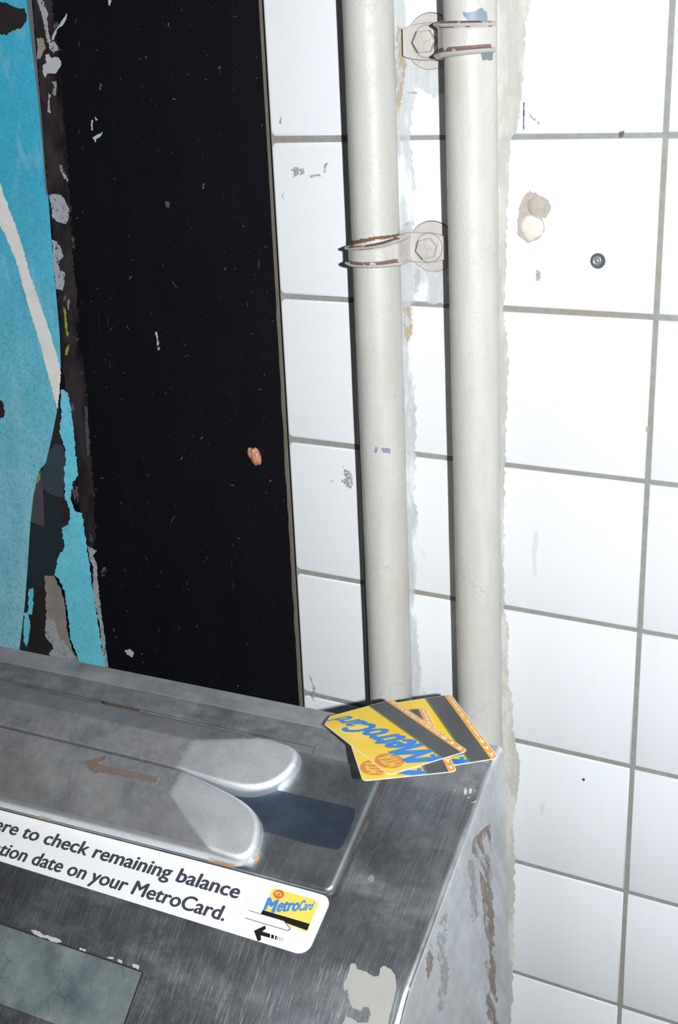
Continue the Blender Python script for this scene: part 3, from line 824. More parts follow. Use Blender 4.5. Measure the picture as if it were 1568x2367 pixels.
# lump of old gum
g = empty('dried_gum', Matrix.Translation(wallpt(592, 1055, YP)), 'small orange-brown lump of dried gum stuck on the black board near the tiles', 'gum')
def lump(px, r, mat, name, sq=(1, 1, 1), seed=0):
    bm = bmesh.new(); bmesh.ops.create_icosphere(bm, subdivisions=4, radius=1)
    c = wallpt(*px, YP)
    for v in bm.verts:
        k = 1 + .22*noise.noise(v.co*1.6 + Vector((seed, 0, 0)))
        v.co = c + Vector((v.co.x*r*sq[0], v.co.y*r*sq[1] - r*.3, v.co.z*r*sq[2]))*k + Vector((v.co.z*-.0012, 0, 0))
    return link(name, from_bm(bm), mat, g, True)
lump((594, 1054), .0056, simple('orange_brown_gum', (190, 132, 102), .4, .35, 130), 'gum_body', (.85, .6, 1.25), 3)
lump((583, 1048), .0040, simple('pale_brown_gum', (196, 150, 128), .5, .2, 130), 'gum_fold', (.7, .6, 1.2), 8)

# ------------------------------------------------------------------ card reader
MR = Matrix.Translation(pa(-.25, .0, -.12)) @ Matrix(((BU.x, -TA.x, NA.x, 0), (BU.y, -TA.y, NA.y, 0), (BU.z, -TA.z, NA.z, 0), (0, 0, 0, 1)))
reader = empty('card_reader', MR, 'scratched stainless steel swipe reader box with a slanted deck, fixed in front of the wall', 'card reader')
UL = -.62
prof = [(.104, -.36), (.104, .0700), (.124, .0680)]
pA = pa(0, BEND); d = pA - BOX_O
prof.append((d.dot(BV), d.dot(BW)))
pB = pb(0, .115); d = pB - BOX_O
prof.append((d.dot(BV), d.dot(BW))); prof.append((d.dot(BV)+.004, -.36))
bm = bmesh.new()
rv = [bm.verts.new(bx(U0, v, w)) for v, w in prof]
lv = [bm.verts.new(bx(UL, v, w)) for v, w in prof]
n = len(prof)
for i in range(n):
    j = (i+1) % n; bm.faces.new((rv[i], rv[j], lv[j], lv[i]))
fr = bm.faces.new(rv); fl_ = bm.faces.new(list(reversed(lv)))
bmesh.ops.recalc_face_normals(bm, faces=bm.faces)
rim = [e for e in bm.edges if e.verts[0] in rv and e.verts[1] in rv and not (e.verts[0] in (rv[0],) or e.verts[1] in (rv[0],))]
fold = [e for e in bm.edges if (e.verts[0] in rv[2:5]) != (e.verts[1] in rv[2:5]) and (e.verts[0] in lv and e.verts[1] in rv or e.verts[1] in lv and e.verts[0] in rv)]
bmesh.ops.bevel(bm, geom=rim + fold, offset=.0038, segments=5, profile=.5, affect='EDGES', clamp_overlap=True)
me = from_bm(bm)
SU = bx(U0, 0, 0)
for p in me.polygons:
    if abs(p.normal.dot(BU)) > .8 and abs((p.center - SU).dot(BU)) < .0015: p.material_index = 1
    elif .12 < p.normal.dot(BU) < .97: p.material_index = 2
    elif p.normal.dot(BW) > .97: p.material_index = 3
autosmooth(me, 30)
link('housing', me, [M_HOUSE, M_SIDE, M_EDGE, M_STRIP], reader)
# rear bracket to the wall
bm = bmesh.new(); r = bmesh.ops.create_cube(bm, size=1)
for v in r['verts']: v.co = bx(-.52 + (v.co.x+.5)*.32, .0055 + (v.co.y+.5)*.0990, -.32 + (v.co.z+.5)*.27)
link('wall_bracket', from_bm(bm), M_SIDE, reader)
# dent and grime on side
def sidept(px, py, h=.0): return hit(px, py, bx(U0 + h, 0, 0), BU)
def side_patch(name, pts, mat, seed, amp=3, t=.0001, h=.0002):
    me = slab([jag(pts, amp, 5, seed)], lambda x, y, hh: sidept(x, y, h + hh), t)
    return link(name, me, mat, reader)
M_SIDEG = soften(simple('brown_side_grime', (150, 136, 126), .8, .35, 140), 90, .42, .62, (1, 1, .3))
M_SIDEL = soften(simple('grey_side_oxide', (172, 176, 178), .6, .12, 50), 90, .42, .6, (1, 1, .3))
side_patch('grime_patch', [(1134, 1905), (1136, 1960), (1140, 2100), (1146, 2260), (1152, 2400), (1128, 2400), (1126, 2250), (1118, 2100), (1108, 2000), (1092, 1962), (1098, 1935), (1120, 1915)], M_SIDEG, 301, 4)
side_patch('oxide_streak', [(1020, 2120), (1034, 2110), (1030, 2180), (1038, 2260), (1030, 2330), (1016, 2340), (1020, 2250), (1010, 2180)], M_SIDEL, 302, 5)
side_patch('oxide_streak', [(998, 2165), (1004, 2180), (1000, 2240), (990, 2262), (984, 2240), (992, 2200)], M_SIDEG, 303, 4)
side_patch('oxide_streak', [(1084, 1990), (1096, 1990), (1104, 2060), (1104, 2120), (1092, 2130), (1090, 2060)], M_SIDEL, 304, 5)

def deck(name, loops, mat, parent=reader, h=.0, t=.0002, label=None, fn=pa):
    me = slab(loops, lambda x, y, hh: fn(x, y, h + hh), t)
    return link(name, me, mat, parent, label=label)
# raised cast base plate
PL = [(-.62, .0221), (-.0680, .0221), (-.0680, .1085), (-.0690, .1120), (-.0712, .1133), (-.15, .1143), (-.338, .1178), (-.62, .1230)]
def plate_outline():
    out = [(-.62, .0221)]
    for k in range(7):
        a = math.radians(-90 + 90*k/6); out.append((-.0715 + .0035*math.cos(a), .0256 + .0035*math.sin(a)))
    for k in range(9):
        a = math.radians(90*k/8); out.append((-.0740 + .006*math.cos(a), .1075 + .006*math.sin(a)))
    out += [(-.15, .1141), (-.338, .1178), (-.62, .1230)]
    return out
def pillow(out, h, r, fn, n=6):
    m = len(out); rings = []
    nrm = []
    for i in range(m):
        ax, ay = out[i-1]; bx_, by = out[(i+1) % m]; cx, cy = out[i]
        d1 = Vector((cx-ax, cy-ay)).normalized(); d2 = Vector((bx_-cx, by-cy)).normalized()
        n1 = Vector((-d1.y, d1.x)); n2 = Vector((-d2.y, d2.x)); q = (n1+n2); q = q/max(.3, q.length*q.length/2) if q.length > 0 else n1
        nrm.append(q)
    vs = [fn(x, y, 0) for x, y in out]
    for k in range(n+1):
        a = math.radians(90*k/n); ins = r*(1-math.cos(a)); hh = h - r + r*math.sin(a)
        vs += [fn(out[i][0] + nrm[i].x*ins, out[i][1] + nrm[i].y*ins, hh) for i in range(m)]
    fs = []
    for k in range(n+1):
        for i in range(m): fs.append((k*m+i, k*m+(i+1) % m, (k+1)*m+(i+1) % m, (k+1)*m+i))
    fs.append(tuple((n+1)*m+i for i in range(m)))
    me = recalc(mesh(vs, fs)); autosmooth(me, 40); return me
link('base_plate', pillow(plate_outline(), .004, .0030, pa), M_PLATE, reader)
# dark slide plate set in the base plate
pts = [(655, 1829.5), (807, 1864.6), (818, 1868), (822, 1874.5), (820, 1887.7), (804.7, 1929), (795, 1950), (788, 1960), (779, 1964.5), (763, 1961), (706, 1949), (640, 1929)]
q = [pla(x, y, .0042) for x, y in pts]
q = q + [(-.40, q[-1][1] + .004), (-.40, q[0][1] + .002)]
deck('slide_plate', [q], M_INSET, h=.004, t=.0002)

# swipe rails -----------------------------------------------------------
def sdist(x, y, poly):
    best = 1e9
    for i in range(len(poly)-1):
        x0, y0 = poly[i]; x1, y1 = poly[i+1]
        dx, dy = x1-x0, y1-y0; t = max(0, min(1, ((x-x0)*dx + (y-y0)*dy)/max(1e-12, dx*dx+dy*dy)))
        best = min(best, math.hypot(x-x0-dx*t, y-y0-dy*t))
    return best
def smin(a, b, k=.0006):
    h = max(0, min(1, .5 + .5*(b-a)/k)); return b*(1-h) + a*h - k*h*(1-h)
def densify(p, n):
    # Catmull-like resample of outline
    L = [0]
    for i in range(1, len(p)): L.append(L[-1] + math.hypot(p[i][0]-p[i-1][0], p[i][1]-p[i-1][1]))
    out = []
    for k in range(n+1):
        s = L[-1]*k/n; i = 0
        while i < len(L)-2 and L[i+1] < s: i += 1
        t = (s-L[i])/max(1e-9, L[i+1]-L[i]); out.append((p[i][0]+(p[i+1][0]-p[i][0])*t, p[i][1]+(p[i+1][1]-p[i][1])*t))
    return out
def smooth_pl(p, it=2):
    for _ in range(it):
        q = [p[0]]
        for i in range(len(p)-1):
            a, b = p[i], p[i+1]
            q += [(a[0]*.75+b[0]*.25, a[1]*.75+b[1]*.25), (a[0]*.25+b[0]*.75, a[1]*.25+b[1]*.75)]
        q.append(p[-1]); p = q
    return p
def rail(name, upper, lower, Hf, rr, left=-.62, label=None):
    """upper/lower: outline polylines from the left end to the nose tip (b as a function of a)"""
    up = smooth_pl(upper); lo = smooth_pl(lower)
    outline = up + list(reversed(lo))
    def yat(pl, x):
        for i in range(len(pl)-1):
            if pl[i][0] <= x <= pl[i+1][0]:
                t = (x-pl[i][0])/max(1e-9, pl[i+1][0]-pl[i][0]); return pl[i][1]+(pl[i+1][1]-pl[i][1])*t
        return pl[-1][1]
    xt = up[-1][0]
    xs = []
    x = left
    while x < xt - .10: xs.append(x); x += .006
    n = 110
    for i in range(n): 
        t = i/(n-1); xs.append((xt-.10) + .10*(1-(1-t)**1.8))
    nb = 56; vs = []; fs = []
    near = [p for p in outline if p[0] > -.9]
    def Hh(a, b):
        dd = sdist(a, b, near)
        h = Hf(a, b)
        q = rr
        if abs(b-.066) < .010: q = rr*(.30 + .70*min(1, max(0, (a+.205)/.05)))     # sharper along the card slot
        if dd < q: h -= q - math.sqrt(max(0, q*q - (q-dd)**2))
        return h
    for x in xs:
        y0, y1 = yat(up, x), yat(lo, x)
        col = []
        col.append(pa(x, y0, .003))
        for j in range(nb+1):
            t = j/nb; t = .5 - .5*math.cos(math.pi*t)
            y = y0 + (y1-y0)*t
            col.append(pa(x, y, Hh(x, y)))
        col.append(pa(x, y1, .003)); vs += col
    m = nb+3
    for i in range(len(xs)-1):
        for j in range(m-1): fs.append((i*m+j, i*m+j+1, (i+1)*m+j+1, (i+1)*m+j))
    k = len(xs)-1
    fs.append(tuple(k*m+j for j in range(m)))
    me = mesh(vs, fs)
    me = recalc(me); autosmooth(me, 60)
    at = me.attributes.new('polish', 'FLOAT', 'POINT')     # rubbed bare on the nose; outer wall and slot bands also set paler
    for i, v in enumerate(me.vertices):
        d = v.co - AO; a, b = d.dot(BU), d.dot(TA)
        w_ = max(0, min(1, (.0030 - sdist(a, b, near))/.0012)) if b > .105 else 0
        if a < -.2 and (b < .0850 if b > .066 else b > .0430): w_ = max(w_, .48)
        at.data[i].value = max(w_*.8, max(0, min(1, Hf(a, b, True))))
    return link(name, me, M_RAIL, reader, label=label)
def Hfront(a, b, which=False):
    lo = .0245 - .0085*max(0, (b-.085))/.028
    nose = .0245 - .19*(a + .197)
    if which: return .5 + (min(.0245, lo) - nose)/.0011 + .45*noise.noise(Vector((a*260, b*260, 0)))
    return smin(smin(.0245, lo), nose)
def Hback(a, b, which=False):
    lo = .0240 - .0095*max(0, (.0430-b))/.0205
    nose = .0240 - .18*(a + .203)
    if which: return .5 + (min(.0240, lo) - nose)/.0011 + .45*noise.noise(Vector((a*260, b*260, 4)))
    return smin(smin(.0240, lo), nose)
fu = [(-.62, .0672), (-.30, .0668), (-.205, .0670), (-.190, .0675), (-.172, .0690), (-.155, .0710), (-.143, .0745), (-.134, .0800), (-.1295, .0870), (-.1272, .0950), (-.1265, .0990)]
flw = [(-.62, .1225), (-.338, .1172), (-.15, .1135), (-.140, .1132), (-.133, .1120), (-.1285, .1080), (-.1268, .1035), (-.1265, .0990)]
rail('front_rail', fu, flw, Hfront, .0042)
bu = [(-.62, .0255), (-.30, .0235), (-.17, .0230), (-.145, .0230), (-.136, .0235), (-.130, .0262), (-.1275, .0305), (-.1268, .0360)]
bl = [(-.62, .0655), (-.30, .0650), (-.205, .0655), (-.185, .0662), (-.165, .0664), (-.150, .0648), (-.138, .0585), (-.131, .0500), (-.1280, .0430), (-.1268, .0360)]
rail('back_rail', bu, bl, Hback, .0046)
deck('slot_shade', [[(-.62, .0652), (-.205, .0652), (-.205, .0674), (-.62, .0676)]], M_DARKGAP, h=.0200, t=.0008)  # dark strip that paints the shade down in the card slot
# arrow moulded into the front rail
rails = {o.name: o for o in bpy.data.objects if o.parent == reader}
ar = [(196, 1761), (240, 1748), (247, 1749), (243, 1757), (226, 1766), (368, 1796), (361, 1809), (232, 1785), (221, 1788), (208, 1780)]
q = [pla(x, y, .0246) for x, y in ar]
deck('moulded_arrow', [q], M_ARROW, parent=rails['front_rail'], h=.02445, t=.0004)
# worn crease bands and marks on the deck behind the rails
sc = [(240, 1627), (250, 1626), (290, 1636), (326, 1643), (324, 1648), (296, 1648), (270, 1640), (248, 1632)]
deck('brown_scrape', [[pla(x, y, .0125) for x, y in jag(sc, 1, 4, 5)]], simple('brown_scrape', (84, 74, 64), .6, .2, 200), h=.0146, t=.0003)
# hairline seam strip behind the rails
seam = [(-.62, .0150), (-.125, .0150), (-.125, .0153), (-.62, .0153)]
deck('seam_line', [seam], M_DARKGAP, t=.0001)
seam2 = [(-.1253, .0153), (-.1250, .0153), (-.1250, .0221), (-.1253, .0221)]
deck('seam_line', [seam2], M_DARKGAP, t=.0001)
M_FOOT = soften(simple('brown_grey_foot_line', (92, 87, 84), .8, .3, 300), 160, .34, .70, (1, .4, 1))
deck('foot_line', [[(-.0679, .0240), (-.0655, .0245), (-.0648, .060), (-.0652, .100), (-.0655, .112), (-.0690, .1165), (-.0730, .1165), (-.0735, .1135), (-.0700, .1135), (-.0679, .1080)]], M_FOOT, t=.00008)  # brownish strip along the right foot of the base plate
# dirt line around rail feet / rust bits
def rustline(pts, seed, mat=M_RUST, amp=1.2, h=.0041, nm='rust_line'):
    deck(nm, [[pla(x, y, h) for x, y in jag(pts, amp, 3, seed)]], mat, h=h, t=.0001)
rustline([(482, 1988), (530, 1998), (545, 2003), (542, 2007), (500, 1998), (480, 1991)], 5, simple('orange_rust', (150, 118, 84), .8, .3, 300))
rustline([(588, 1990), (596, 1976), (600, 1984), (594, 1994)], 6, simple('orange_rust_bright', (196, 140, 84), .8, .3, 300))
rustline([(90, 1886), (120, 1894), (118, 1897), (92, 1890)], 7, simple('orange_rust_pale', (176, 148, 104), .8, .3, 300))

# sticker ----------------------------------------------------------------
st_top = [pla(0, 1868), pla(255, 1934), pla(551, 2007), pla(700, 2046)]
slope = .0002
tp = [(-.62, .1235), (-.338, .1184), (-.15, .1148), (-.0790, .1142)]
br = []
for k in range(7):
    a = math.radians(-90 + 90*k/6); br.append((-.0745 + .0065*math.cos(a), .1208 + .0065*math.sin(a)))
for k in range(7):
    a = math.radians(90*k/6); br.append((-.0760 + .0080*math.cos(a), .1455 + .0080*math.sin(a)))
bt = [(-.31, .1533), (-.62, .1533)]
stick = deck('sticker', [tp + br + bt], M_STICKER, h=.0001, t=.0003)
HS = .00045
def line(body, start, end, capref, bold, lastx=None):
    """start/end: pixel positions of the baseline ends of the part in view; text set on the deck"""
    A = Vector(pla(*start)); B = Vector(pla(*end))
    return A, B
def put_line(full, visible, start, end, cap, bold):
    v, f, w = text2d(full, 0); vv, ff, wv = text2d(visible, 0)
    A = Vector(pla(*start)); B = Vector(pla(*end))
    dirv = (B-A).normalized(); L = (B-A).length
    sx = L/wv                                  # size of one cap height along x
    x_start = w - wv
    up = Vector((dirv.y, -dirv.x))             # up the slope
    o = link('printed_text', strike(v, f, w, bold, lambda x, y: pa(*(A + dirv*(x-x_start)*sx + up*y*cap), HS)), M_INK, stick)
    return sx
put_line('Swipe here to check remaining balance', 'to check remaining balance', (48.5, 1935.6), (549, 2078), .0093, .045)
put_line('and expiration date on your MetroCard.', 'date on your MetroCard.', (71, 1997.5), (517, 2129.8), .0093, .045)
def deckpix(name, pts, mat, lift=0.0, parent=stick, t=.00005):
    return deck(name, [[pla(x, y) for x, y in pts]], mat, parent=parent, h=HS + lift, t=t)
deckpix('printed_card', [(631, 2055), (640, 2055), (725, 2079), (734, 2085), (736, 2094), (711, 2152), (709, 2156), (604, 2112), (608, 2105)], M_YEL2)
deckpix('printed_stripe', [(608, 2104.5), (717, 2136.5), (711, 2152), (604, 2113)], M_BLACK, .00008)
# logo disc on the printed card
cc = (645, 2068)
deckpix('printed_logo', [(cc[0] + 12.5*math.cos(a*.3142), cc[1] + 10.5*math.sin(a*.3142)) for a in range(20)], M_RED2, .00008)
def pixtext(body, quad, mat, parent, bold=.02, shear=0.0, lift=.0001, nm='printed_text', fade=None):
    """quad: baseline-left, baseline-right, top-right, top-left pixels"""
    Q = [Vector(pla(*p)) for p in quad]
    def fn(X, Y):
        lo = Q[0].lerp(Q[1], X); hi = Q[3].lerp(Q[2], X); p = lo.lerp(hi, Y); return pa(p.x, p.y, HS + lift)
    return link(nm, textmesh(body, fn, bold, shear), mat, parent)
pixtext('MTA', [(636, 2071), (652, 2075), (654, 2065), (638, 2061)], M_YEL2, stick, .03, 0, .00016)
pixtext('M', [(609, 2104), (636, 2111), (646, 2082), (620, 2076)], M_BLUE2, stick, .10, .1, .00016)
pixtext('etro', [(639, 2108), (690, 2106), (697, 2080), (648, 2079)], M_BLUE2, stick, .09, .15, .00016)
pixtext('Card', [(690, 2106), (722, 2104), (729, 2086), (697, 2082)], M_BLUE2, stick, .08, .15, .00016)
# white pointing slot guide over the stripe with its outline
deckpix('guide_outline', [(576, 2105), (658, 2129), (672, 2146), (672, 2150), (668, 2152.5), (662, 2152), (568, 2124), (568, 2122.4), (662, 2150.4), (667, 2150.8), (670, 2149), (670, 2146.5), (657, 2130.2), (576, 2106.4)], M_INK, .0002)
deckpix('guide_face', [(577, 2106.6), (604, 2113.5), (657, 2130.4), (669.5, 2146.8), (669.6, 2148.8), (667, 2150.4), (662, 2150), (569, 2122)], M_STICKER, .00012)
deckpix('pointing_arrow', [(588, 2152.5), (614, 2140.5), (616, 2147.5), (607, 2154), (626, 2160), (625, 2169), (603.5, 2163), (604.5, 2173.5), (597, 2177)], M_BLACK, .0001)
for (x0, x1) in ((628.6, 634.5), (637.5, 641), (643.2, 644.6), (647.6, 648.6), (651.3, 652.1), (654.7, 655.4)):
    yy = 2160.6 + (x0-628)*.30
    deckpix('arrow_bar', [(x0, yy), (x1, yy + .3*(x1-x0)), (x1-1.2, yy + .3*(x1-x0) + 9), (x0-1.2, yy + 9)], M_BLACK if x0 < 640 else M_INK, .0001)
# biro scribble
el = []
for k in range(29):
    a = 2*math.pi*k/28; lx, ly = 21*math.cos(a), 3.4*math.sin(a)
    th_ = math.radians(-62); el.append((565 + lx*math.cos(th_) - ly*math.sin(th_), 2097 + lx*math.sin(th_) + ly*math.cos(th_)))
inn = [(565 + (x-565)*.93, 2097 + (y-2097)*.93) for x, y in el]
deck('biro_scribble', [[pla(*p) for p in el], [pla(*p) for p in inn]], simple('blue_grey_biro', (160, 172, 188), .5, .1, 50), parent=stick, h=HS, t=.00005)

# residue label on the lower face, paint patch, scrapes --------------------
def low(name, pts, mat, h=.0, t=.0002, amp=0, step=4, seed=1, holes=()):
    lp = [jag(pts, amp, step, seed) if amp else pts] + [jag(hh, amp, step, seed+1) for hh in holes]
    me = slab([[plb(x, y) for x, y in l] for l in lp], lambda x, y, hh: pb(x, y, h + hh), t)
    return link(name, me, mat, reader)
def label_mat():
    n = N('cracked_grey_green_adhesive')
    c = n.mix(n.ramp(n.noise(40, 6, .65), (.3, 0.0), (.7, 1.0)), lin(84, 96, 100), lin(124, 134, 134))
    ed = n.voro(88, vec=None, feature='DISTANCE_TO_EDGE')
    nz = n.noise(30, 3)
    cr = n.math('MULTIPLY', n.ramp(ed, (.0, 1.0), (.016, 0.0)), n.ramp(nz, (.50, 0.0), (.64, .8)))
    c = n.mix(cr, c, lin(44, 48, 50))
    c = n.mix(n.math('MULTIPLY', n.ramp(n.voro(260), (.0, 1.0), (.12, 0.0)), n.ramp(n.noise(60, 3), (.5, 0.0), (.6, .6))), c, lin(160, 168, 166))
    n.set(color=c, rough=.7, spec=.3); n.bump(n.math('SUBTRACT', n.noise(120, 4), cr), .5, .0008); return n.m
me = slab([[(-.62, .0385), (-.1735, .0378), (-.1732, .0820), (-.62, .0850)]], lambda x, y, hh: pb(x, y, .0001 + hh), .0002)
link('adhesive_residue', me, label_mat(), reader)
me = slab([[(-.62, .0372), (-.1745, .0365), (-.1720, .0375), (-.1720, .0830), (-.1732, .0835), (-.1732, .0385), (-.62, .0392)]], lambda x, y, hh: pb(x, y, hh), .00015)
link('dirt_line', me, M_DARKGAP, reader)
patch = [(812, 2227), (822, 2228), (826, 2240), (850, 2248), (864, 2258), (876, 2256), (880, 2238), (888, 2232), (904, 2240), (914, 2254), (917, 2280), (910, 2310), (900, 2350), (894, 2400), (780, 2400), (792, 2366), (800, 2350), (818, 2356), (828, 2364), (850, 2364), (858, 2344), (852, 2328), (840, 2328), (836, 2336), (826, 2334), (814, 2328), (806, 2308), (804, 2286), (796, 2292), (796, 2270), (806, 2250)]
low('paint_patch', patch, M_PAINTPATCH, t=.00025, amp=1.2, step=4, seed=9)
for i, pts in enumerate([[(72, 2150), (84, 2150), (100, 2160), (140, 2172), (144, 2178), (132, 2180), (100, 2168), (80, 2160)],
                         [(186, 2190), (200, 2196), (198, 2200), (184, 2196)], [(248, 2212), (262, 2212), (264, 2216), (250, 2216)],
                         [(274, 2216), (284, 2222), (282, 2228), (272, 2222)], [(306, 2228), (322, 2232), (322, 2242), (308, 2236)]]):
    low('white_scrape', pts, M_WHITEMARK, t=.0001, amp=2, step=3, seed=60+i, h=.00035)
# white drips on the deck near the right corner
for i, pts in enumerate([[(1076, 1820), (1080, 1828), (1079, 1836), (1073, 1836), (1073, 1828)], [(1086, 1822), (1092, 1824), (1090, 1834), (1084, 1834)], [(1096, 1826), (1099, 1826), (1098, 1831)], [(1050, 1826), (1053, 1825), (1052, 1830)], [(1080, 1846), (1088, 1841), (1086, 1845)], [(1088, 1857), (1102, 1850), (1100, 1854)],
                         [(850, 2030), (858, 2022), (866, 2026), (864, 2038), (855, 2039)]]):
    deck('white_scrape', [[pla(x, y) for x, y in pts]], M_WHITEMARK if i < 6 else simple('dull_spot', (130, 134, 136), .6, .1, 60), t=.0001)
# long individual scratches raked across the deck
rg = random.Random(5); vs = []; fs = []
for i in range(130):
    x = rg.uniform(700, 1090); y = rg.uniform(1850, 2225)
    if x > 1127 - (y-1800)*.4 - 12 or x < 900 - (y-1800)*.45 : continue
    L = rg.uniform(10, 60) if i % 3 else rg.uniform(50, 120); ang = math.radians(rg.gauss(-33, 9)); s = rg.uniform(.25, .6)
    A = (x - L/2*math.cos(ang), y - L/2*math.sin(ang)); Bp = (x + L/2*math.cos(ang), y + L/2*math.sin(ang))
    for P in (A, Bp):
        if P[0] > 1127 - (P[1]-1800)*.4 - 6 or P[1] > 2240: break
    else:
        b = len(vs); nx, ny = -math.sin(ang)*s, math.cos(ang)*s
        for (P, sg) in ((A, .3), (Bp, .3)): pass
        mx, my = (A[0]+Bp[0])/2, (A[1]+Bp[1])/2
        for q in (A, (mx+nx, my+ny), Bp, (mx-nx, my-ny)): vs.append(pa(*pla(*q), .00012))
        fs.append((b, b+1, b+2, b+3))
M_SCR = simple('bright_scratch', (196, 202, 208), .35, .1, 60, metal=.9)
o = link('scratch', mesh(vs, fs), M_SCR, reader); o['kind'] = 'stuff'
vs = []; fs = []
for i in range(60):
    x = rg.uniform(640, 900) if i % 2 else rg.uniform(350, 900); y = rg.uniform(2230, 2400); L = rg.uniform(20, 90); ang = math.radians(rg.gauss(101, 4)); s = rg.uniform(.25, .7)
    A = (x - L/2*math.cos(ang), y - L/2*math.sin(ang)); Bp = (x + L/2*math.cos(ang), y + L/2*math.sin(ang))
    if A[1] < 2205 + (A[0]-700)*.25 or plb(*A)[1] < .003: continue
    b = len(vs); nx, ny = -math.sin(ang)*s, math.cos(ang)*s
    for q in (A, ((A[0]+Bp[0])/2+nx, y+ny), Bp, ((A[0]+Bp[0])/2-nx, y-ny)): vs.append(pb(*plb(*q), .00012))
    fs.append((b, b+1, b+2, b+3))
o = link('scratch', mesh(vs, fs), M_SCR, reader); o['kind'] = 'stuff'

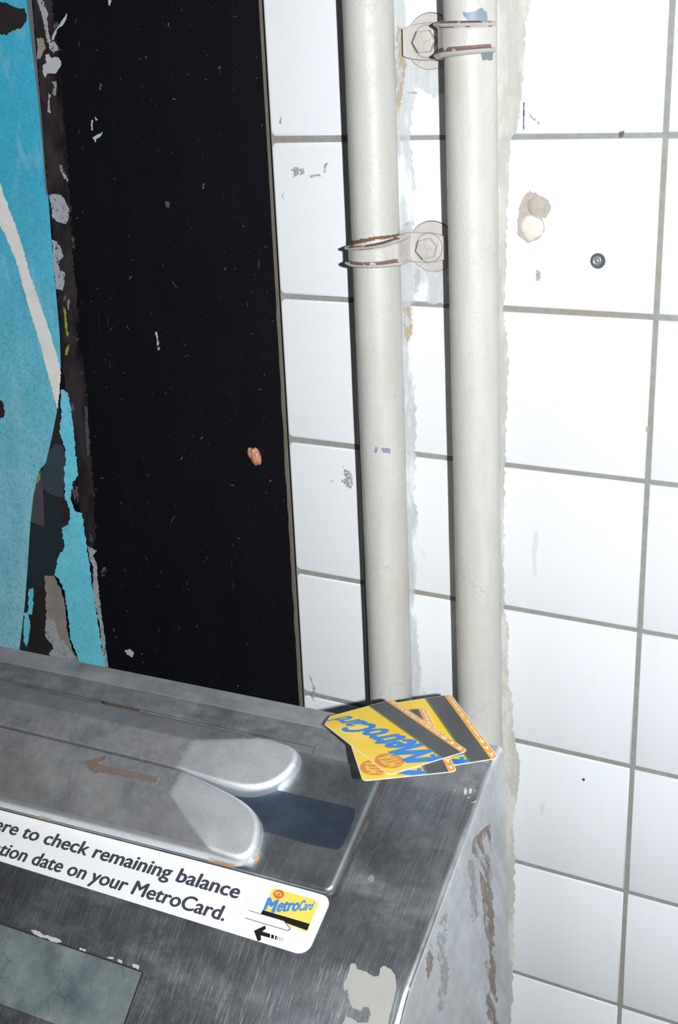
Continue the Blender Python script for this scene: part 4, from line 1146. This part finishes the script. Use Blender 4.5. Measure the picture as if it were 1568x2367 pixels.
# ------------------------------------------------------------------ fare cards
CS = 1.11*.001                                  # millimetres of card -> scene
LC, SC = 85.6, 54.0
def card_outline():
    out = []
    r = 3.2
    def arc(cx, cy, a0):
        for k in range(7):
            a = math.radians(a0 + 90*k/6); out.append((cx + r*math.cos(a), cy + r*math.sin(a)))
    arc(LC-r, r, -90)
    out.append((LC, SC-8.5)); out.append((LC-8.5, SC))     # clipped corner
    arc(r, SC-r, 90); arc(r, r, 180)
    return out
def make_card(x, y, t, h, hx, hy, label, drop=0.0):
    c, s = math.cos(t), math.sin(t)
    def wp(mx, my, hh=0.0):
        a, b = mx*CS, my*CS
        u = x + c*a - s*b; v = y - (s*a + c*b)
        # a slight bow along the length, as thin cards have
        return bx(u, v, h - drop + hx*u + hy*v) + BW*(hh)
    O = wp(0, 0); X = (wp(1, 0)-O).normalized(); Y = (wp(0, 1)-O); Y = (Y - X*Y.dot(X)).normalized(); Z = X.cross(Y)
    M = Matrix(((X.x, Y.x, Z.x, O.x), (X.y, Y.y, Z.y, O.y), (X.z, Y.z, Z.z, O.z), (0, 0, 0, 1)))
    root = empty('fare_card', M, label, 'card', 'yellow fare cards fanned on top of the reader')
    hole = [(6.4 + 1.6*math.cos(a*math.pi/8), 20.4 + 1.6*math.sin(a*math.pi/8)) for a in range(16)]
    link('card_body', slab([card_outline(), hole], wp, .00045), M_CWHITE, root)
    def lay(nm, loops, mat, lv, parent=root):
        return link(nm, slab(loops, lambda a, b, hh: wp(a, b, .00045 + lv*.00003 + hh), .00002), mat, parent)
    e = .35
    out = card_outline()
    cx, cy = LC/2, SC/2
    shr = [(cx + (a-cx)*(1-2*e/LC), cy + (b-cy)*(1-2*e/SC)) for a, b in out]
    def clip(poly, lo, hi):
        def half(p, f):
            r = []
            for i in range(len(p)):
                A, Bq = p[i-1], p[i]; fa, fb = f(A), f(Bq)
                if fa >= 0: r.append(A)
                if (fa >= 0) != (fb >= 0):
                    k = fa/(fa-fb); r.append((A[0]+(Bq[0]-A[0])*k, A[1]+(Bq[1]-A[1])*k))
            return r
        return half(half(poly, lambda p: p[1]-lo), lambda p: hi-p[1])
    lay('yellow_print', [clip(shr, 18.2, 60), hole], M_CY, 1)
    lay('stripe_border', [clip(shr, 16.9, 18.2)], M_CSTRIPEEDGE, 1)
    lay('magnetic_stripe', [clip(shr, 4.9, 16.9)], M_CSTRIPE, 1)
    edge = lay('orange_strip', [clip(shr, -1, 4.9)], M_CORANGE, 1)
    # big tapering word
    def fw(X, Y):
        f = X*1.30 - .30*X*X
        lo = 17.9 + (0 if X < .2 else (X-.2)*23); hi = 40.2 + X*8.6
        return wp(1.0 + 79.0*f, lo + (hi-lo)*Y, .00045 + .00009)
    Mp = [(1.0, 17.2), (6.4, 17.2), (9.6, 28.0), (11.6, 17.2), (16.2, 17.2), (21.2, 29.5), (19.8, 17.2), (25.6, 17.2), (23.2, 40.2), (16.0, 39.4), (10.4, 27.0), (9.2, 38.4), (2.2, 37.6)]
    Mp = [(.36, 17.4), (3.6, 17.4), (9.2, 31.5), (10.0, 17.4), (13.4, 17.4), (20.2, 31.0), (19.2, 17.4), (23.6, 17.4), (24.2, 40.2), (18.8, 39.8), (12.8, 28.0), (11.8, 38.8), (6.2, 38.0), (.36, 25.5)]
    lay('printed_initial', [Mp, hole], M_CBLUE, 3)
    v2, f2, w2 = text2d('etroCard', 0, .30)
    def fr_(x, y):
        X = x/w2; g = X*1.36 - .36*X*X
        lo = 18.6 + 18.2*X**.9; hi = 44.5 + 5.8*X
        return wp(23.6 + 57.5*g, lo + (hi-lo)*y, .00045+.00012)
    link('printed_word', strike(v2, f2, w2, .08, fr_), M_CBLUE, root)
    # round logo with tapering lettering
    lg = lay('printed_logo', [[(14.3 + 9.6*math.cos(a*math.pi/20), 44.9 + 8.2*math.sin(a*math.pi/20)) for a in range(40)]], M_CLOGO, 2)
    def fl2(X, Y): return wp(6.0 + 14.5*X + 1.5*Y, 40.6 + 9.2*Y - 1.2*X + .8*X*Y, .00045+.00016)
    v3, f3, w3 = text2d('MTA', 0, .0)
    link('logo_lettering', strike(v3, f3, w3, .06, lambda a, b: fl2(a/w3, b)), M_CLOGOL, lg)
    # insert text and arrows in the orange strip
    v4, f4, w4 = text2d('Insert this way / This side facing you', 0, .1)
    link('insert_text', strike(v4, f4, w4, .035, lambda a, b: wp(27.5 + 55.5*a/w4, 1.5 + 2.2*b, .00045+.00009)), M_CWHITE, edge)
    def arrow(x0, tail):
        p = [(x0, 2.5), (x0+5.0, 4.1), (x0+3.6, 2.5), (x0+5.0, .9)]
        if tail: p = [(x0, 2.5), (x0+4.0, 4.2), (x0+3.2, 2.95), (x0+6.6, 2.95), (x0+6.6, 2.05), (x0+3.2, 2.05), (x0+4.0, .8)]
        lay('chevron' if not tail else 'direction_arrow', [p], M_CWHITE, 2, edge)
    arrow(2.6, False); arrow(10.6, False); arrow(18.6, True)
    return root
make_card(0.03996, 0.12125, 2.29632, 0.06835, -0.01428, 0.04054, 'rearmost fare card at the bottom of the fan, nearest the reader corner', drop=.0009)
make_card(0.0263, 0.15771, 2.19819, 0.06727, 0.00767, 0.08053, 'middle fare card of the fan, half a logo sticking out in front')
make_card(0.02275, 0.13042, 2.55684, 0.06813, 0.00927, 0.07915, 'topmost yellow fare card of the fan, whole blue word and clipped corner in view')
